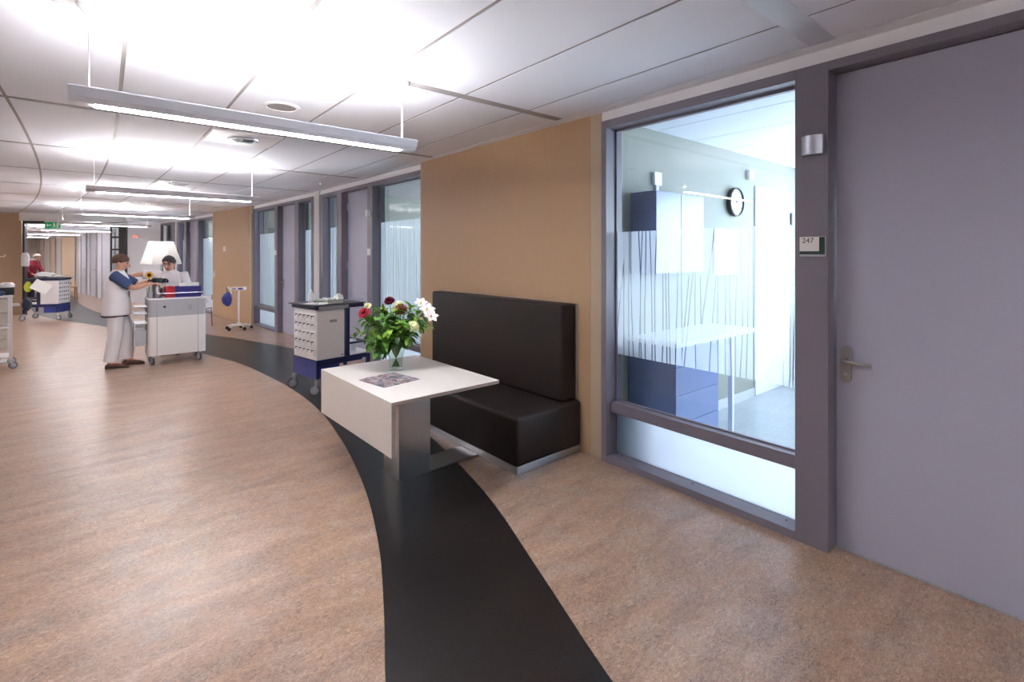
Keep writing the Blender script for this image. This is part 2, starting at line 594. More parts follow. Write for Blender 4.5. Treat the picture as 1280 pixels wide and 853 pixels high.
def window_module(root_loc, rz, sg, q0, q1, label, jamb0=0.05, jamb1=0.17, seed=1, film=True, tall=False, nstripe=34, low=True):
    """front with upper clear pane, rail, lower satin pane; sg mirrors along the facade"""
    WIN[0] += 1
    r = sroot('window_%d' % WIN[0], label, root_loc, rz)
    def B(bm, a, b, y0, y1, z0, z1, bev=0.0):
        box(bm, sg * a, sg * b, y0, y1, z0, z1, bev)
    D = -0.20
    bm = nbm(); B(bm, q0, q0 + jamb0, D, 0, 0, 2.685, 0.003); obj('frame_jamb', bm, M['frame'], r)
    bm = nbm(); B(bm, q1 - jamb1, q1, D, 0, 0, 2.685, 0.003); obj('frame_post', bm, M['frame'], r)
    a, b = q0 + jamb0, q1 - jamb1
    bm = nbm(); B(bm, a, b, D, 0, 2.625, 2.685, 0.002); obj('frame_head', bm, M['frame'], r)
    bm = nbm(); B(bm, a, b, D, -0.0, 0, 0.05, 0.003); sill = obj('frame_sill', bm, M['frame'], r)
    if low:
        bm = nbm(); B(bm, a, b, -0.165, -0.055, 0.383, 0.463, 0.003); obj('frame_rail', bm, M['frame'], r)
        bm = nbm(); B(bm, a, b, -0.142, -0.130, 0.05, 0.383); obj('lower_pane', bm, M['satin'], r, label='satin white lower pane')
    zlo = 0.463 if low else 0.05
    bm = nbm(); B(bm, a, b, -0.140, -0.132, zlo, 2.625); obj('pane', bm, M['glass'], r)
    # glazing beads
    bm = nbm()
    for (u0, u1) in ((a, a + 0.012), (b - 0.012, b)):
        B(bm, u0, u1, -0.130, -0.115, zlo, 2.625)
    B(bm, a + 0.012, b - 0.012, -0.130, -0.115, 2.610, 2.625)
    B(bm, a + 0.012, b - 0.012, -0.130, -0.115, zlo, zlo + 0.010)
    obj('glazing_bead', bm, M['frame'], r)
    if b - a > 1.0 and low:
        for qq in (a + 0.08, (a + b) / 2, b - 0.08):
            bm = nbm(); lathe(bm, [(0.006, 0), (0.006, 0.003), (0.003, 0.004)], (sg * qq, -0.09, 0.05), 8); obj('screw_head', bm, M['dark_plastic'], sill)
    if film:
        key = (round(b - a, 2), seed, sg, tall)
        if key not in FILM:
            bm = film_mesh(sg * a + 0.004, sg * b - 0.004, 0.50 if tall else 0.836, 2.1 if tall else 1.81, seed, nstripe) if sg > 0 else film_mesh(sg * b + 0.004, sg * a - 0.004, 0.50 if tall else 0.836, 2.1 if tall else 1.81, seed, nstripe)
            o = obj('frosted_film', bm, M['film'], r, label='frosted film cut into irregular upright stripes')
            FILM[key] = o.data
        else:
            o = bpy.data.objects.new('frosted_film', FILM[key]); COL.objects.link(o); o.parent = r
        o.location = (0, -0.1305, 0)
    return r

def door_module(root_loc, rz, sg, q0, q1, label, hinge_far=True, mt='door', number=None):
    DOOR[0] += 1
    r = sroot('door_%d' % DOOR[0], label, root_loc, rz)
    def B(bm, a, b, y0, y1, z0, z1, bev=0.0):
        box(bm, sg * a, sg * b, y0, y1, z0, z1, bev)
    bm = nbm(); B(bm, q0, q1, -0.2, 0, 2.635, 2.685, 0.002); obj('frame_head', bm, M['frame'], r)
    bm = nbm(); B(bm, q0 + 0.004, q1 - 0.004, -0.155, -0.108, 0.012, 2.632, 0.002); leaf = obj('door_leaf', bm, M[mt], r)
    hq = q0 + 0.052 if hinge_far else q1 - 0.052
    hd = 1 if hinge_far else -1
    # lever set
    bm = nbm()
    N_ = 8
    out_ = [(sg * hq + 0.026 * math.cos(PI * k / N_), 1.102 + 0.026 * math.sin(PI * k / N_)) for k in range(N_ + 1)] + [(sg * hq - 0.026 * math.cos(PI * k / N_), 0.954 - 0.026 * math.sin(PI * k / N_)) for k in range(N_ + 1)]
    prism(bm, out_, -0.108, -0.099)
    for v in bm.verts: v.co = Vector((v.co.x, v.co.z, v.co.y))
    plate = obj('handle_plate', bm, M['steel'], leaf)
    bm = nbm()
    c = Vector((sg * hq, -0.098, 1.052))
    tube(bm, [c, c + Vector((0, 0.040, 0)), c + Vector((sg * hd * 0.012, 0.055, 0)), c + Vector((sg * hd * 0.035, 0.060, 0)), c + Vector((sg * hd * 0.135, 0.060, -0.004))], 0.010, 12)
    obj('door_lever', bm, M['steel'], leaf, True)
    bm = nbm(); lathe(bm, [(0.011, 0), (0.011, 0.003), (0.007, 0.004)], (sg * hq, -0.099, 0.975), 12, 'y'); obj('key_cylinder', bm, M['alu'], leaf)
    # hinges on the other edge
    for z in (0.3, 1.4, 2.35):
        qq = q1 - 0.004 if hinge_far else q0 + 0.004
        bm = nbm(); tube(bm, [(sg * qq, -0.102, z), (sg * qq, -0.102, z + 0.11)], 0.009, 8); obj('hinge', bm, M['alu'], r)
    # stop behind the leaf
    bm = nbm(); B(bm, q0, q1, -0.2, -0.16, 2.60, 2.635); obj('door_stop', bm, M['frame'], r)
    return r

def post(root, sg, a, b, z1=2.685, y0=-0.2, y1=0.0, name='frame_post', m='frame'):
    bm = nbm(); box(bm, sg * a, sg * b, y0, y1, 0, z1, 0.003)
    return obj(name, bm, M[m], root)

def front(A, B, sg, seed, words, film_tall=False, number=False, pillar=True):
    """one 3.6 m module; q runs from the tan panel towards the white pillar"""
    loc, rz = frame_at(A, B)
    w = window_module(loc, rz, sg, 0.0, 1.60, 'grey framed window with frosted striped film ' + words, seed=seed, tall=film_tall)
    d = door_module(loc, rz, sg, 1.60, 2.56, 'lilac grey flush door with steel lever ' + words)
    post(d, sg, 2.56, 2.72)
    n = window_module(loc, rz, sg, 2.72, 3.52, 'narrow glazed light with grey frame ' + words, jamb0=0.04, jamb1=0.16, seed=seed + 5, tall=film_tall, nstripe=9)
    TRIM[0] += 1
    bm = nbm(); box(bm, 0, sg * 3.52, -0.18, -0.012, 2.685, HC + 0.004); tr = obj('trim_%d' % TRIM[0], bm, M['white'], kind='structure', label='white fascia above the glass front ' + words)
    tr.location = loc; tr.rotation_euler = (0, 0, rz)
    if pillar:
        TRIM[0] += 1
        bm = nbm(); box(bm, sg * 3.52, sg * 3.66, -0.2, 0.012, 0, HC + 0.004, 0.004); tr = obj('trim_%d' % TRIM[0], bm, M['white'], kind='structure', label='slim white pillar ending the glass front ' + words)
        tr.location = loc; tr.rotation_euler = (0, 0, rz)
    return w, d, n

F0 = front((XW, 2.60), (XW, 3.60), -1, 11, 'beside the room 247 sign')
A2, B2 = P(5.42, 0), P(9.05, 0)
F2 = front(A2, B2, 1, 21, 'behind the bench end', True)
A3, B3 = P(12.70, 0), P(9.05, 0)
dvec = Vector((A3[0] - B3[0], A3[1] - B3[1]))
F3 = front(A3, (A3[0] + dvec.x, A3[1] + dvec.y), -1, 31, 'between white pillar and rolling monitor stand', True)
A4, B4 = P(15.58, 0), P(19.2, 0)
F4 = front(A4, B4, 1, 41, 'past the second tan wall panel', True)
# far narrow remainder up to the end wall
loc, rz = frame_at(B4, P(21, 0))
window_module(loc, rz, 1, 0.04, 1.55, 'last glazed light at the corner by the white end wall', jamb0=0.35, jamb1=0.06, seed=51, tall=True, nstripe=12)
TRIM[0] += 1
bm = nbm(); box(bm, 0, 1.6, -0.18, -0.012, 2.685, HC + 0.004); tr = obj('trim_%d' % TRIM[0], bm, M['white'], kind='structure', label='white fascia by the end wall'); tr.location = loc; tr.rotation_euler = (0, 0, rz)

# ---------------- tan wall panels between the glass fronts
def tan_panel(name, A, B, label, th=0.26):
    loc, rz = frame_at(A, B)
    Lh = math.hypot(B[0] - A[0], B[1] - A[1])
    r = sroot(name, label, loc, rz)
    bm = nbm(); box(bm, 0.012, Lh - 0.012, -th, 0, 0, HC + 0.004, 0.0); obj('panel_face', bm, M['tan'], r)
    bm = nbm(); box(bm, -0.115, 0.012, -th, -0.002, 0, HC + 0.004, 0.002); obj('panel_return', bm, M['tan_edge'], r)
    bm = nbm(); box(bm, Lh - 0.012, Lh + 0.03, -th, -0.002, 0, HC + 0.004, 0.002); obj('panel_return', bm, M['tan_edge'], r)
    return r
PA, PB = (3.065, 2.715), (3.005, 5.40)
tan_panel('wall_right', PA, PB, 'tan wood wall panel behind the dark bench')
QA, QB = P(12.80, 0.05), P(15.54, 0.07)
tan_panel('wall_right_far', QA, QB, 'tan wood wall panel behind the rolling monitor stand')

# ---------------- outer shell
def wall(name, x0, x1, y0, y1, z0, z1, m, label, parent=None):
    bm = nbm(); box(bm, x0, x1, y0, y1, z0, z1)
    return obj(name, bm, M[m], parent, kind='structure', label=label)
wall('wall_back', -8.2, 8, -5.2, -5.0, 0, HC, 'white', 'plain white wall closing the corridor')
bm = nbm(); prism(bm, [P(s, 7.30) for s in (-5, 0, 5, 8, 11, 14, 17, 20, 24.5)] + [P(s, 7.50) for s in (24.5, 20, 17, 14, 11, 8, 5, 0, -5)], 0, HC)
obj('wall_left', bm, M['wall_left'], kind='structure', label='plain pale wall along the corridor')
# end of the right-hand front beside the room 247 door (behind the camera)
wall('wall_right_near', XW + 0.02, XW + 0.2, -5.0, -1.07, 0, HC, 'white', 'white wall beyond the room 247 door')

# unseen walls added round the voids so no sky light leaks in
for a, b, w in ((-5.2, -2.6, 'beside the room with the clock'), (2.80, 5.3, 'behind the bench panel'), (12.9, 15.3, 'behind the second tan panel'), (20.4, 42.2, 'along the corridor beyond')):
    wall('wall_sky_seal', RW, RW + 0.25, a, b, 0, HC, 'white', 'added wall sealing out sky light ' + w)
wall('wall_sky_seal_left', -8.2, -8.0, -5.2, 42.2, 0, HC, 'white', 'added wall sealing out sky light on the far side of the building')
wall('wall_sky_seal_end', -8.2, RW + 0.25, 42.0, 42.2, 0, HC, 'white', 'added wall sealing out sky light at the end of the building')
# rooms behind the fronts: partitions, outer wall with windows, floors
def outer(y0, y1, wy0, wy1, words):
    r = sroot('wall_outer', 'outer wall with a wide window ' + words)
    for nm, (a, b, c, d) in {'wall_below': (y0, y1, 0, 0.85), 'wall_above': (y0, y1, 2.6, HC), 'wall_side': (y0, wy0, 0.85, 2.6), 'wall_pier': (wy1, y1, 0.85, 2.6)}.items():
        bm = nbm(); box(bm, RW, RW + 0.25, a, b, c, d); obj(nm, bm, M['white'], r)
    n = max(2, int((wy1 - wy0) / 1.4))
    for k in range(n + 1):
        yy = wy0 + (wy1 - wy0) * k / n
        bm = nbm(); box(bm, RW + 0.05, RW + 0.12, yy - 0.03, yy + 0.03, 0.85, 2.6); obj('mullion', bm, M['white'], r)
    bm = nbm(); box(bm, RW - 0.14, RW + 0.03, wy0, wy1, 0.83, 0.86); obj('window_board', bm, M['white'], r)
outer(-2.6, 2.80, -2.2, 2.4, 'of the room with the wall clock')
outer(5.3, 12.9, 5.9, 12.3, 'of the rooms behind the white pillar')
outer(15.3, 20.4, 15.6, 19.8, 'of the rooms past the second tan panel')
def office_floor(poly, label):
    bm = nbm(); prism(bm, poly, -0.002, 0.003); obj('floor_office', bm, M['floor_grey'], kind='structure', label=label)
office_floor([(3.16, -2.6), (RW, -2.6), (RW, 2.66), (3.16, 2.66)], 'pale grey linoleum floor of the room with the wall clock')
office_floor([(3.16, 5.5), (RW, 5.5), (RW, 12.7), (2.9, 12.7), (3.13, 9.0)], 'pale grey linoleum floor of the rooms behind the white pillar')
office_floor([(2.5, 15.6), (RW, 15.6), (RW, 20.3), (1.75, 20.3)], 'pale grey linoleum floor of the rooms past the second tan panel')
def partition(name, x0, x1, y0, y1, label, m='office_wall'):
    return wall(name, x0, x1, y0, y1, 0, HC, m, label)
partition('wall_office_side', 3.26, RW, 2.66, 2.80, 'sage grey wall with clock and notice')
partition('wall_office_near', 3.25, RW, -2.75, -2.6, 'sage grey wall out of sight in the room with the clock')
partition('wall_rooms_near', 3.27, RW, 5.30, 5.44, 'sage grey wall of the room behind the bench end')
partition('wall_rooms_middle', 3.17, RW, 9.0, 9.12, 'sage grey wall between the rooms behind the white pillar')
partition('wall_rooms_far', 2.92, RW, 12.74, 12.9, 'sage grey wall behind the second tan panel')
partition('wall_last_near', 2.62, RW, 15.3, 15.45, 'sage grey wall of the last room')
partition('wall_last_far', 1.9, RW, 20.3, 20.45, 'sage grey far wall of the last room')

# ---------------- far end: end wall, dark framed opening, corridor beyond
def slab(name, A, B, z0, z1, m, label, th=0.12, parent=None, kind='structure'):
    loc, rz = frame_at(A, B)
    Lh = math.hypot(B[0] - A[0], B[1] - A[1])
    bm = nbm(); box(bm, 0, Lh, -th, 0, z0, z1)
    o = obj(name, bm, M[m], parent, kind=kind, label=label)
    o.location = loc; o.rotation_euler = (0, 0, rz)
    return o
slab('wall_end', (1.66, 20.55), (0.36, 21.4), 0, HC, 'white', 'white end wall with a red lamp')
slab('wall_end_left', (-1.70, 18.76), (-6.7, 22.41), 0, HC, 'tan_dim', 'tan wall at the end of the hall beside the dark framed opening')
slab('wall_far_right', (0.38, 21.4), (-0.80, 28.2), 0, HC, 'white', 'white wall of the corridor beyond')
slab('wall_far_right_next', (-0.80, 28.2), (-2.9, 38.5), 0, HC, 'wall_left', 'cream wall deep in the corridor beyond')
slab('wall_far_end', (-2.6, 38.5), (-7.0, 37.5), 0, HC, 'wall_left', 'pale wall closing the corridor beyond')
bm = nbm(); prism(bm, [(-2.15, 19.5), (-3.6, 25), (-6.6, 38), (-6.8, 38), (-3.8, 25), (-2.35, 19.6)], 0, HC); obj('wall_far_left', bm, M['wall_left'], kind='structure', label='pale wall on the other side of the corridor beyond')
# framed opening
OA, OB = (-1.64, 18.70), (0.50, 18.00)
loc, rz = frame_at(OA, OB)
LO = math.hypot(OB[0] - OA[0], OB[1] - OA[1])
r = sroot('door_opening', 'dark brown framed opening to the corridor beyond', loc, rz)
for nm, (a, b, z0, z1) in {'frame_post': (-0.015, 0.03, 0, 2.54), 'frame_head': (0.03, LO - 0.15, 2.47, 2.54), 'side_post': (LO - 0.15, LO + 0.02, 0, 2.54)}.items():
    bm = nbm(); box(bm, a, b, -0.07, 0.07, z0, z1, 0.003); obj(nm, bm, M['dark_frame'], r)
bm = nbm(); box(bm, LO - 0.36, LO - 0.33, -0.03, 0.03, 0, 2.47); obj('mullion', bm, M['dark_frame'], r)
for z in (0.0, 0.95, 1.75, 2.1, 2.40):
    bm = nbm(); box(bm, LO - 0.33, LO - 0.15, -0.03, 0.03, z, z + 0.05); obj('cross_bar', bm, M['dark_frame'], r)
bm = nbm(); box(bm, LO - 0.33, LO - 0.15, -0.005, 0.005, 0.05, 2.47); obj('pane', bm, M['glass'], r)
slab('wall_bulkhead', (-1.70, 18.72), (0.52, 18.0), 2.54, HC, 'white', 'white bulkhead above the dark framed opening')

# doors along the corridor beyond (pale leaves with grey frames, cream panel between)
def far_door(A, B, q0, q1, label, m, knob=True):
    DOOR[0] += 1
    loc, rz = frame_at(A, B)
    r = sroot('door_%d' % DOOR[0], label, loc, rz)
    bm = nbm(); box(bm, q0, q1, 0.005, 0.03, 0.01, 2.42, 0.003); obj('door_leaf', bm, M[m], r)
    for a, b in ((q0 - 0.08, q0), (q1, q1 + 0.08)):
        bm = nbm(); box(bm, a, b, 0.0, 0.05, 0, 2.5, 0.003); obj('frame_post', bm, M['far_frame'], r)
    bm = nbm(); box(bm, q0, q1, 0.0, 0.05, 2.42, 2.5, 0.003); obj('frame_head', bm, M['far_frame'], r)
    if knob:
        bm = nbm(); tube(bm, [(q0 + 0.07, 0.03, 1.05), (q0 + 0.07, 0.085, 1.05), (q0 + 0.18, 0.085, 1.05)], 0.011, 8); obj('door_lever', bm, M['steel'], r)
    return r
W1 = ((0.38, 21.4), (-0.80, 28.2)); W2 = ((-0.80, 28.2), (-2.9, 38.5))
far_door(*W1, 0.35, 2.2, 'wide pale door just past the dark framed opening', 'far_door')
far_door(*W1, 3.3, 4.3, 'pale door second past the dark framed opening', 'far_door')
far_door(*W1, 5.2, 6.2, 'pale door third past the dark framed opening', 'far_door')
M['cream'] = mat('cream_panel', (226, 204, 178), 0.55)
far_door(*W2, 0.6, 3.4, 'wide cream sliding door deep in the corridor beyond', 'cream', False)
far_door(*W2, 5.0, 6.2, 'cream door deep in the corridor beyond', 'cream')
far_door(*W2, 8.0, 9.2, 'last cream door deep in the corridor beyond', 'cream')
# ================================================================== THINGS
# ---------------- pendant lamps
M['up'] = emit('lamp_uplight_tube', (253, 251, 252), UP_EMIT)
M['down'] = emit('lamp_lower_diffuser', (253, 251, 252), DOWN_EMIT)
M['lamp'] = mat('lamp_housing_grey_white', (232, 233, 240), 0.35)
LAMP_WORDS = {2.97: 'pendant strip lamp hanging above the table with flowers', 7.13: 'pendant strip lamp between flower table and white supply trolley', 11.29: 'pendant strip lamp above the tall white lampshade', 15.45: 'pendant strip lamp just before the dark framed opening', 19.61: 'pendant strip lamp just past the dark framed opening',
              23.77: 'pendant strip lamp second past the dark framed opening', 27.93: 'pendant strip lamp third past the dark framed opening', 32.09: 'pendant strip lamp deep in the corridor beyond', 36.25: 'last pendant strip lamp added to brighten the end of the corridor beyond', -1.19: 'unseen pendant strip lamp added to light the grey door'}  # lamps by the grey door and at the corridor's end are added to brighten
def make_lamp():
    r = thing('pendant_lamp', 'pendant strip lamp', 'lamp', group='pendant strip lamps along the corridor')
    hl = 0.85
    bm = nbm()   # winged housing, open trough on top
    prof = [(-0.085, 0.058), (-0.080, 0.066), (-0.045, 0.040), (0.045, 0.040), (0.080, 0.066), (0.085, 0.058), (0.066, 0.020), (0.042, 0.0), (-0.042, 0.0), (-0.066, 0.020)]
    a = [bm.verts.new((-hl, y, z)) for y, z in prof]; b = [bm.verts.new((hl, y, z)) for y, z in prof]
    n = len(prof)
    for i in range(n):
        bm.faces.new((a[i], a[(i + 1) % n], b[(i + 1) % n], b[i]))
    bm.faces.new(a); bm.faces.new(list(reversed(b)))
    h = obj('lamp_housing', bm, M['lamp'], r)
    bm = nbm(); box(bm, -hl + 0.09, hl - 0.09, -0.026, 0.026, -0.004, 0.002); obj('lower_diffuser', bm, M['down'], h)
    bm = nbm(); tube(bm, [(-hl + 0.06, 0, 0.052), (hl - 0.06, 0, 0.052)], 0.010, 10); obj('lamp_tube', bm, M['up'], h)
    for x in (-0.78, 0.78):
        bm = nbm(); tube(bm, [(x, 0, 0.04), (x, 0, 0.43)], 0.0035 if x < 0 else 0.006, 6); obj('suspension_cable', bm, M['white_plastic'], r)
        bm = nbm(); lathe(bm, [(0.012, 0.405), (0.042, 0.44), (0.046, 0.449)], (x, 0, 0), 16); obj('ceiling_cup', bm, M['white_plastic'], r)
    return r
lamp0 = None
LAMPS = [(s, 2.32, w) for s, w in LAMP_WORDS.items()] + [(11.29, 6.0, 'unseen pendant strip lamp added over the bay behind the drawer trolley'), (15.45, 6.0, 'unseen pendant strip lamp added over the bay before the grey brown end wall')]  # both bay lamps are unseen, added to raise the light at the far end
for s, tt_, w in LAMPS:
    if lamp0 is None:
        lamp0 = o = make_lamp()
    else:
        o = copy_tree(lamp0)
    x, y = P(s, tt_)
    o.location = (x, y, HC - 0.449)
    o.rotation_euler = (0, 0, HEAD(s))
    o['label'] = w

# ---------------- ceiling vents and discs
def vent(s, t, label):
    x, y = P(s, t)
    r = thing('ceiling_vent', label, 'vent', (x, y, HC - 0.02), HEAD(s), 'ceiling air vents')
    bm = nbm(); box(bm, -0.295, 0.295, -0.28, 0.28, 0.008, 0.02, 0.003); obj('vent_plate', bm, M['white_plastic'], r)
    bm = nbm(); lathe(bm, [(0.135, 0.008), (0.13, -0.004), (0.10, -0.008), (0.095, 0.004)], n=28, closed=False); obj('vent_ring', bm, M['alu'], r, True)
    bm = nbm(); lathe(bm, [(0.095, 0.0), (0.095, 0.007)], n=24); obj('vent_throat', bm, M['dark_plastic'], r)
    for k in range(6):
        a = k * PI / 3
        bm = nbm(); box(bm, 0.02, 0.09, -0.012, 0.012, -0.006, -0.002); v = obj('vent_blade', bm, M['grey_plastic'], r); v.rotation_euler = (0.35, 0, a)
vent(5.40, 2.0, 'round air vent on a square plate nearest the flower table')
vent(9.55, 2.0, 'round air vent on a square plate near the white supply trolley')
vent(13.7, 2.0, 'round air vent on a square plate near the far end of the hall')
def disc(s, t, label, r_=0.13):
    x, y = P(s, t)
    r = thing('ceiling_speaker', label, 'speaker', (x, y, HC - 0.012), 0, 'round ceiling speakers')
    bm = nbm(); lathe(bm, [(r_, 0.012), (r_ * 0.98, 0.004), (r_ * 0.8, 0.0), (r_ * 0.78, 0.006)], n=28, closed=False); obj('speaker_rim', bm, M['white_plastic'], r, True)
    bm = nbm(); lathe(bm, [(r_ * 0.79, 0.004), (r_ * 0.79, 0.011)], n=28); obj('speaker_grille', bm, M['ceil_joint'], r)
disc(4.04, 2.0, 'flat round ceiling disc between pendant lamp and air vent')
disc(14.85, 2.05, 'small round ceiling disc near the dark framed opening', 0.11)
def sprinkler(s, t, label):
    x, y = P(s, t)
    bm = nbm(); lathe(bm, [(0.022, 0.03), (0.026, 0.02), (0.010, 0.014), (0.012, 0.0)], n=12); o = obj('ceiling_detector', bm, M['white_plastic'], None, True)
    tag(o, label, 'detector'); o.location = (x, y, HC - 0.031)
sprinkler(8.0, 0.35, 'tiny white ceiling detector above the white pillar')

# ---------------- bench against the tan panel
BR = math.atan2(PB[1] - PA[1], PB[0] - PA[0])       # direction of the panel
def on_panel(q, w):
    """q along the tan panel, w out into the corridor"""
    e = Vector((math.cos(BR), math.sin(BR)))
    n = Vector((-e.y, e.x))
    return Vector((PA[0], PA[1])) + e * q + n * w
o2 = on_panel(0.10, 0.004)
bench = thing('bench', 'dark brown upholstered bench with high back against the tan wall panel', 'bench', (o2.x, o2.y, 0), BR)
LB = 2.06
bm = nbm(); box(bm, 0.012, LB - 0.012, 0.0, 0.700, 0.0, 0.058, 0.002); obj('plinth', bm, M['alu'], bench)
def cushion(name, x0, x1, y0, y1, z0, z1, bev):
    bm = nbm(); box(bm, x0, x1, y0, y1, z0, z1)
    bmesh.ops.subdivide_edges(bm, edges=bm.edges[:], cuts=5, use_grid_fill=True)
    cx_, cy_, cz_ = (x0 + x1) / 2, (y0 + y1) / 2, (z0 + z1) / 2
    hx, hy, hz = (x1 - x0) / 2, (y1 - y0) / 2, (z1 - z0) / 2
    for v in bm.verts:
        d = Vector(((v.co.x - cx_), (v.co.y - cy_), (v.co.z - cz_)))
        q = Vector((max(-hx + bev, min(hx - bev, d.x)), max(-hy + bev, min(hy - bev, d.y)), max(-hz + bev, min(hz - bev, d.z))))
        e = d - q
        if e.length > 1e-6:
            k = 1 - (abs(d.x) / hx) ** 6 * 0.0
            e = e.normalized() * bev
            v.co = Vector((cx_, cy_, cz_)) + q + e
    o = obj(name, bm, M['leather'], bench, True)
    md = o.modifiers.new('round', 'SUBSURF'); md.levels = 2; md.render_levels = 2
    return o
def soft_box(name, x0, x1, y0, y1, z0, z1, bev, m, parent):
    bm = nbm(); box(bm, x0, x1, y0, y1, z0, z1)
    es = bm.edges[:]
    bmesh.ops.bevel(bm, geom=es, offset=bev, segments=5, affect='EDGES', profile=0.5)
    return obj(name, bm, m, parent, True)
soft_box('seat', 0.0, LB, 0.0, 0.715, 0.059, 0.425, 0.030, M['leather'], bench)
back = soft_box('backrest', 0.05, LB - 0.02, 0.020, 0.190, 0.427, 1.225, 0.028, M['leather'], bench)
bm = nbm(); box(bm, 0.046, LB - 0.016, 0.0, 0.019, 0.428, 1.222, 0.001); obj('back_board', bm, M['alu'], back)
bm = nbm()
tube(bm, [(0.05, 0.664, 0.424), (0.6, 0.664, 0.4255), (1.5, 0.664, 0.4255), (LB - 0.05, 0.664, 0.424)], 0.0022, 6)
obj('seam', bm, M['leather'], bench)

# ---------------- table
tl = Vector((1.335, 2.765))
TR = BR - math.radians(0.0)
table = thing('table', 'white laminate table with steel pedestal and drop front in front of the bench', 'table', (tl.x, tl.y, 0), TR)
TL, TD = 1.165, 0.835          # local x runs along the corridor, local y towards camera-left
bm = nbm(); box(bm, 0, TL, -TD, 0, 0.7385, 0.740); top = obj('table_top', bm, M['laminate'], table)
bm = nbm(); box(bm, 0.0015, TL - 0.0015, -TD + 0.0015, -0.0015, 0.716, 0.7383); obj('top_core', bm, M['ply'], top)
bm = nbm(); box(bm, 0.0, TL, -0.0015, 0.0, 0.405, 0.7384); fp = obj('front_panel', bm, M['laminate'], table)
bm = nbm(); box(bm, 0.0015, TL - 0.0015, -0.028, -0.0016, 0.4055, 0.7155); obj('panel_core', bm, M['ply'], fp)
bm = nbm(); box(bm, 0.50, 0.74, -0.575, -0.315, 0.0, 0.7155, 0.002); obj('pedestal', bm, M['steel'], table)
bm = nbm(); box(bm, 0.50, 0.74, -1.02, -0.576, 0.002, 0.012, 0.001); obj('foot_plate', bm, M['steel'], table)

# ---------------- open magazine on the table
def on_table(x, y, z=0.741):
    return (x, y, z)
M['print'] = None
def print_mat():
    m = bpy.data.materials.new('magazine_print'); m.use_nodes = True
    nt = m.node_tree; b = nt.nodes['Principled BSDF']; b.inputs['Roughness'].default_value = 0.3
    tc = nt.nodes.new('ShaderNodeTexCoord')
    v = nt.nodes.new('ShaderNodeTexVoronoi'); v.inputs['Scale'].default_value = 16; nt.links.new(tc.outputs['Object'], v.inputs['Vector'])
    n = nt.nodes.new('ShaderNodeTexNoise'); n.inputs['Scale'].default_value = 8; n.inputs['Detail'].default_value = 4; n.inputs['Distortion'].default_value = 0.5
    nt.links.new(tc.outputs['Object'], n.inputs['Vector'])
    r = nt.nodes.new('ShaderNodeValToRGB')
    els = r.color_ramp.elements
    for p, c in ((0.34, (28, 24, 34)), (0.43, (74, 72, 92)), (0.48, (176, 164, 172)), (0.53, (140, 44, 52)), (0.58, (58, 50, 62)), (0.64, (206, 190, 186)), (0.70, (40, 38, 52))):
        e = els.new(p); e.color = lin(c)
    els.remove(els[0]); els.remove(els[-1])
    nt.links.new(n.outputs['Fac'], r.inputs[0])
    mx = nt.nodes.new('ShaderNodeMix'); mx.data_type = 'RGBA'; mx.inputs[0].default_value = 0.05
    nt.links.new(r.outputs[0], mx.inputs[6]); nt.links.new(v.outputs['Color'], mx.inputs[7])
    hs = nt.nodes.new('ShaderNodeHueSaturation'); hs.inputs['Saturation'].default_value = 0.75
    nt.links.new(mx.outputs[2], hs.inputs['Color'])
    nt.links.new(hs.outputs[0], b.inputs['Base Color'])
    return m
M['print'] = print_mat()
mag = thing('magazine', 'open magazine with printed pictures lying by the flower vase', 'magazine', (1.572, 3.285, 0.7405), math.radians(10))
for sg in (-1, 1):
    bm = nbm()
    N = 8
    pr_ = [(sg * (0.002 + 0.150 * k / N), 0.0018 + 0.006 * math.sin(PI * min(1, k / N * 1.15)) * (1 - 0.5 * k / N)) for k in range(N + 1)]
    lo = [[bm.verts.new((x, y, z if top_ else 0.0)) for x, z in pr_] for top_ in (0, 1) for y in (-0.155, 0.155)]
    for k in range(N):
        bm.faces.new((lo[0][k], lo[0][k + 1], lo[1][k + 1], lo[1][k]))
        bm.faces.new((lo[2][k], lo[2][k + 1], lo[3][k + 1], lo[3][k]))
        bm.faces.new((lo[0][k], lo[0][k + 1], lo[2][k + 1], lo[2][k]))
        bm.faces.new((lo[1][k], lo[1][k + 1], lo[3][k + 1], lo[3][k]))
    bm.faces.new((lo[0][N], lo[1][N], lo[3][N], lo[2][N]))
    bm.faces.new((lo[0][0], lo[1][0], lo[3][0], lo[2][0]))
    obj('page_block', bm, M['print'], mag, True)

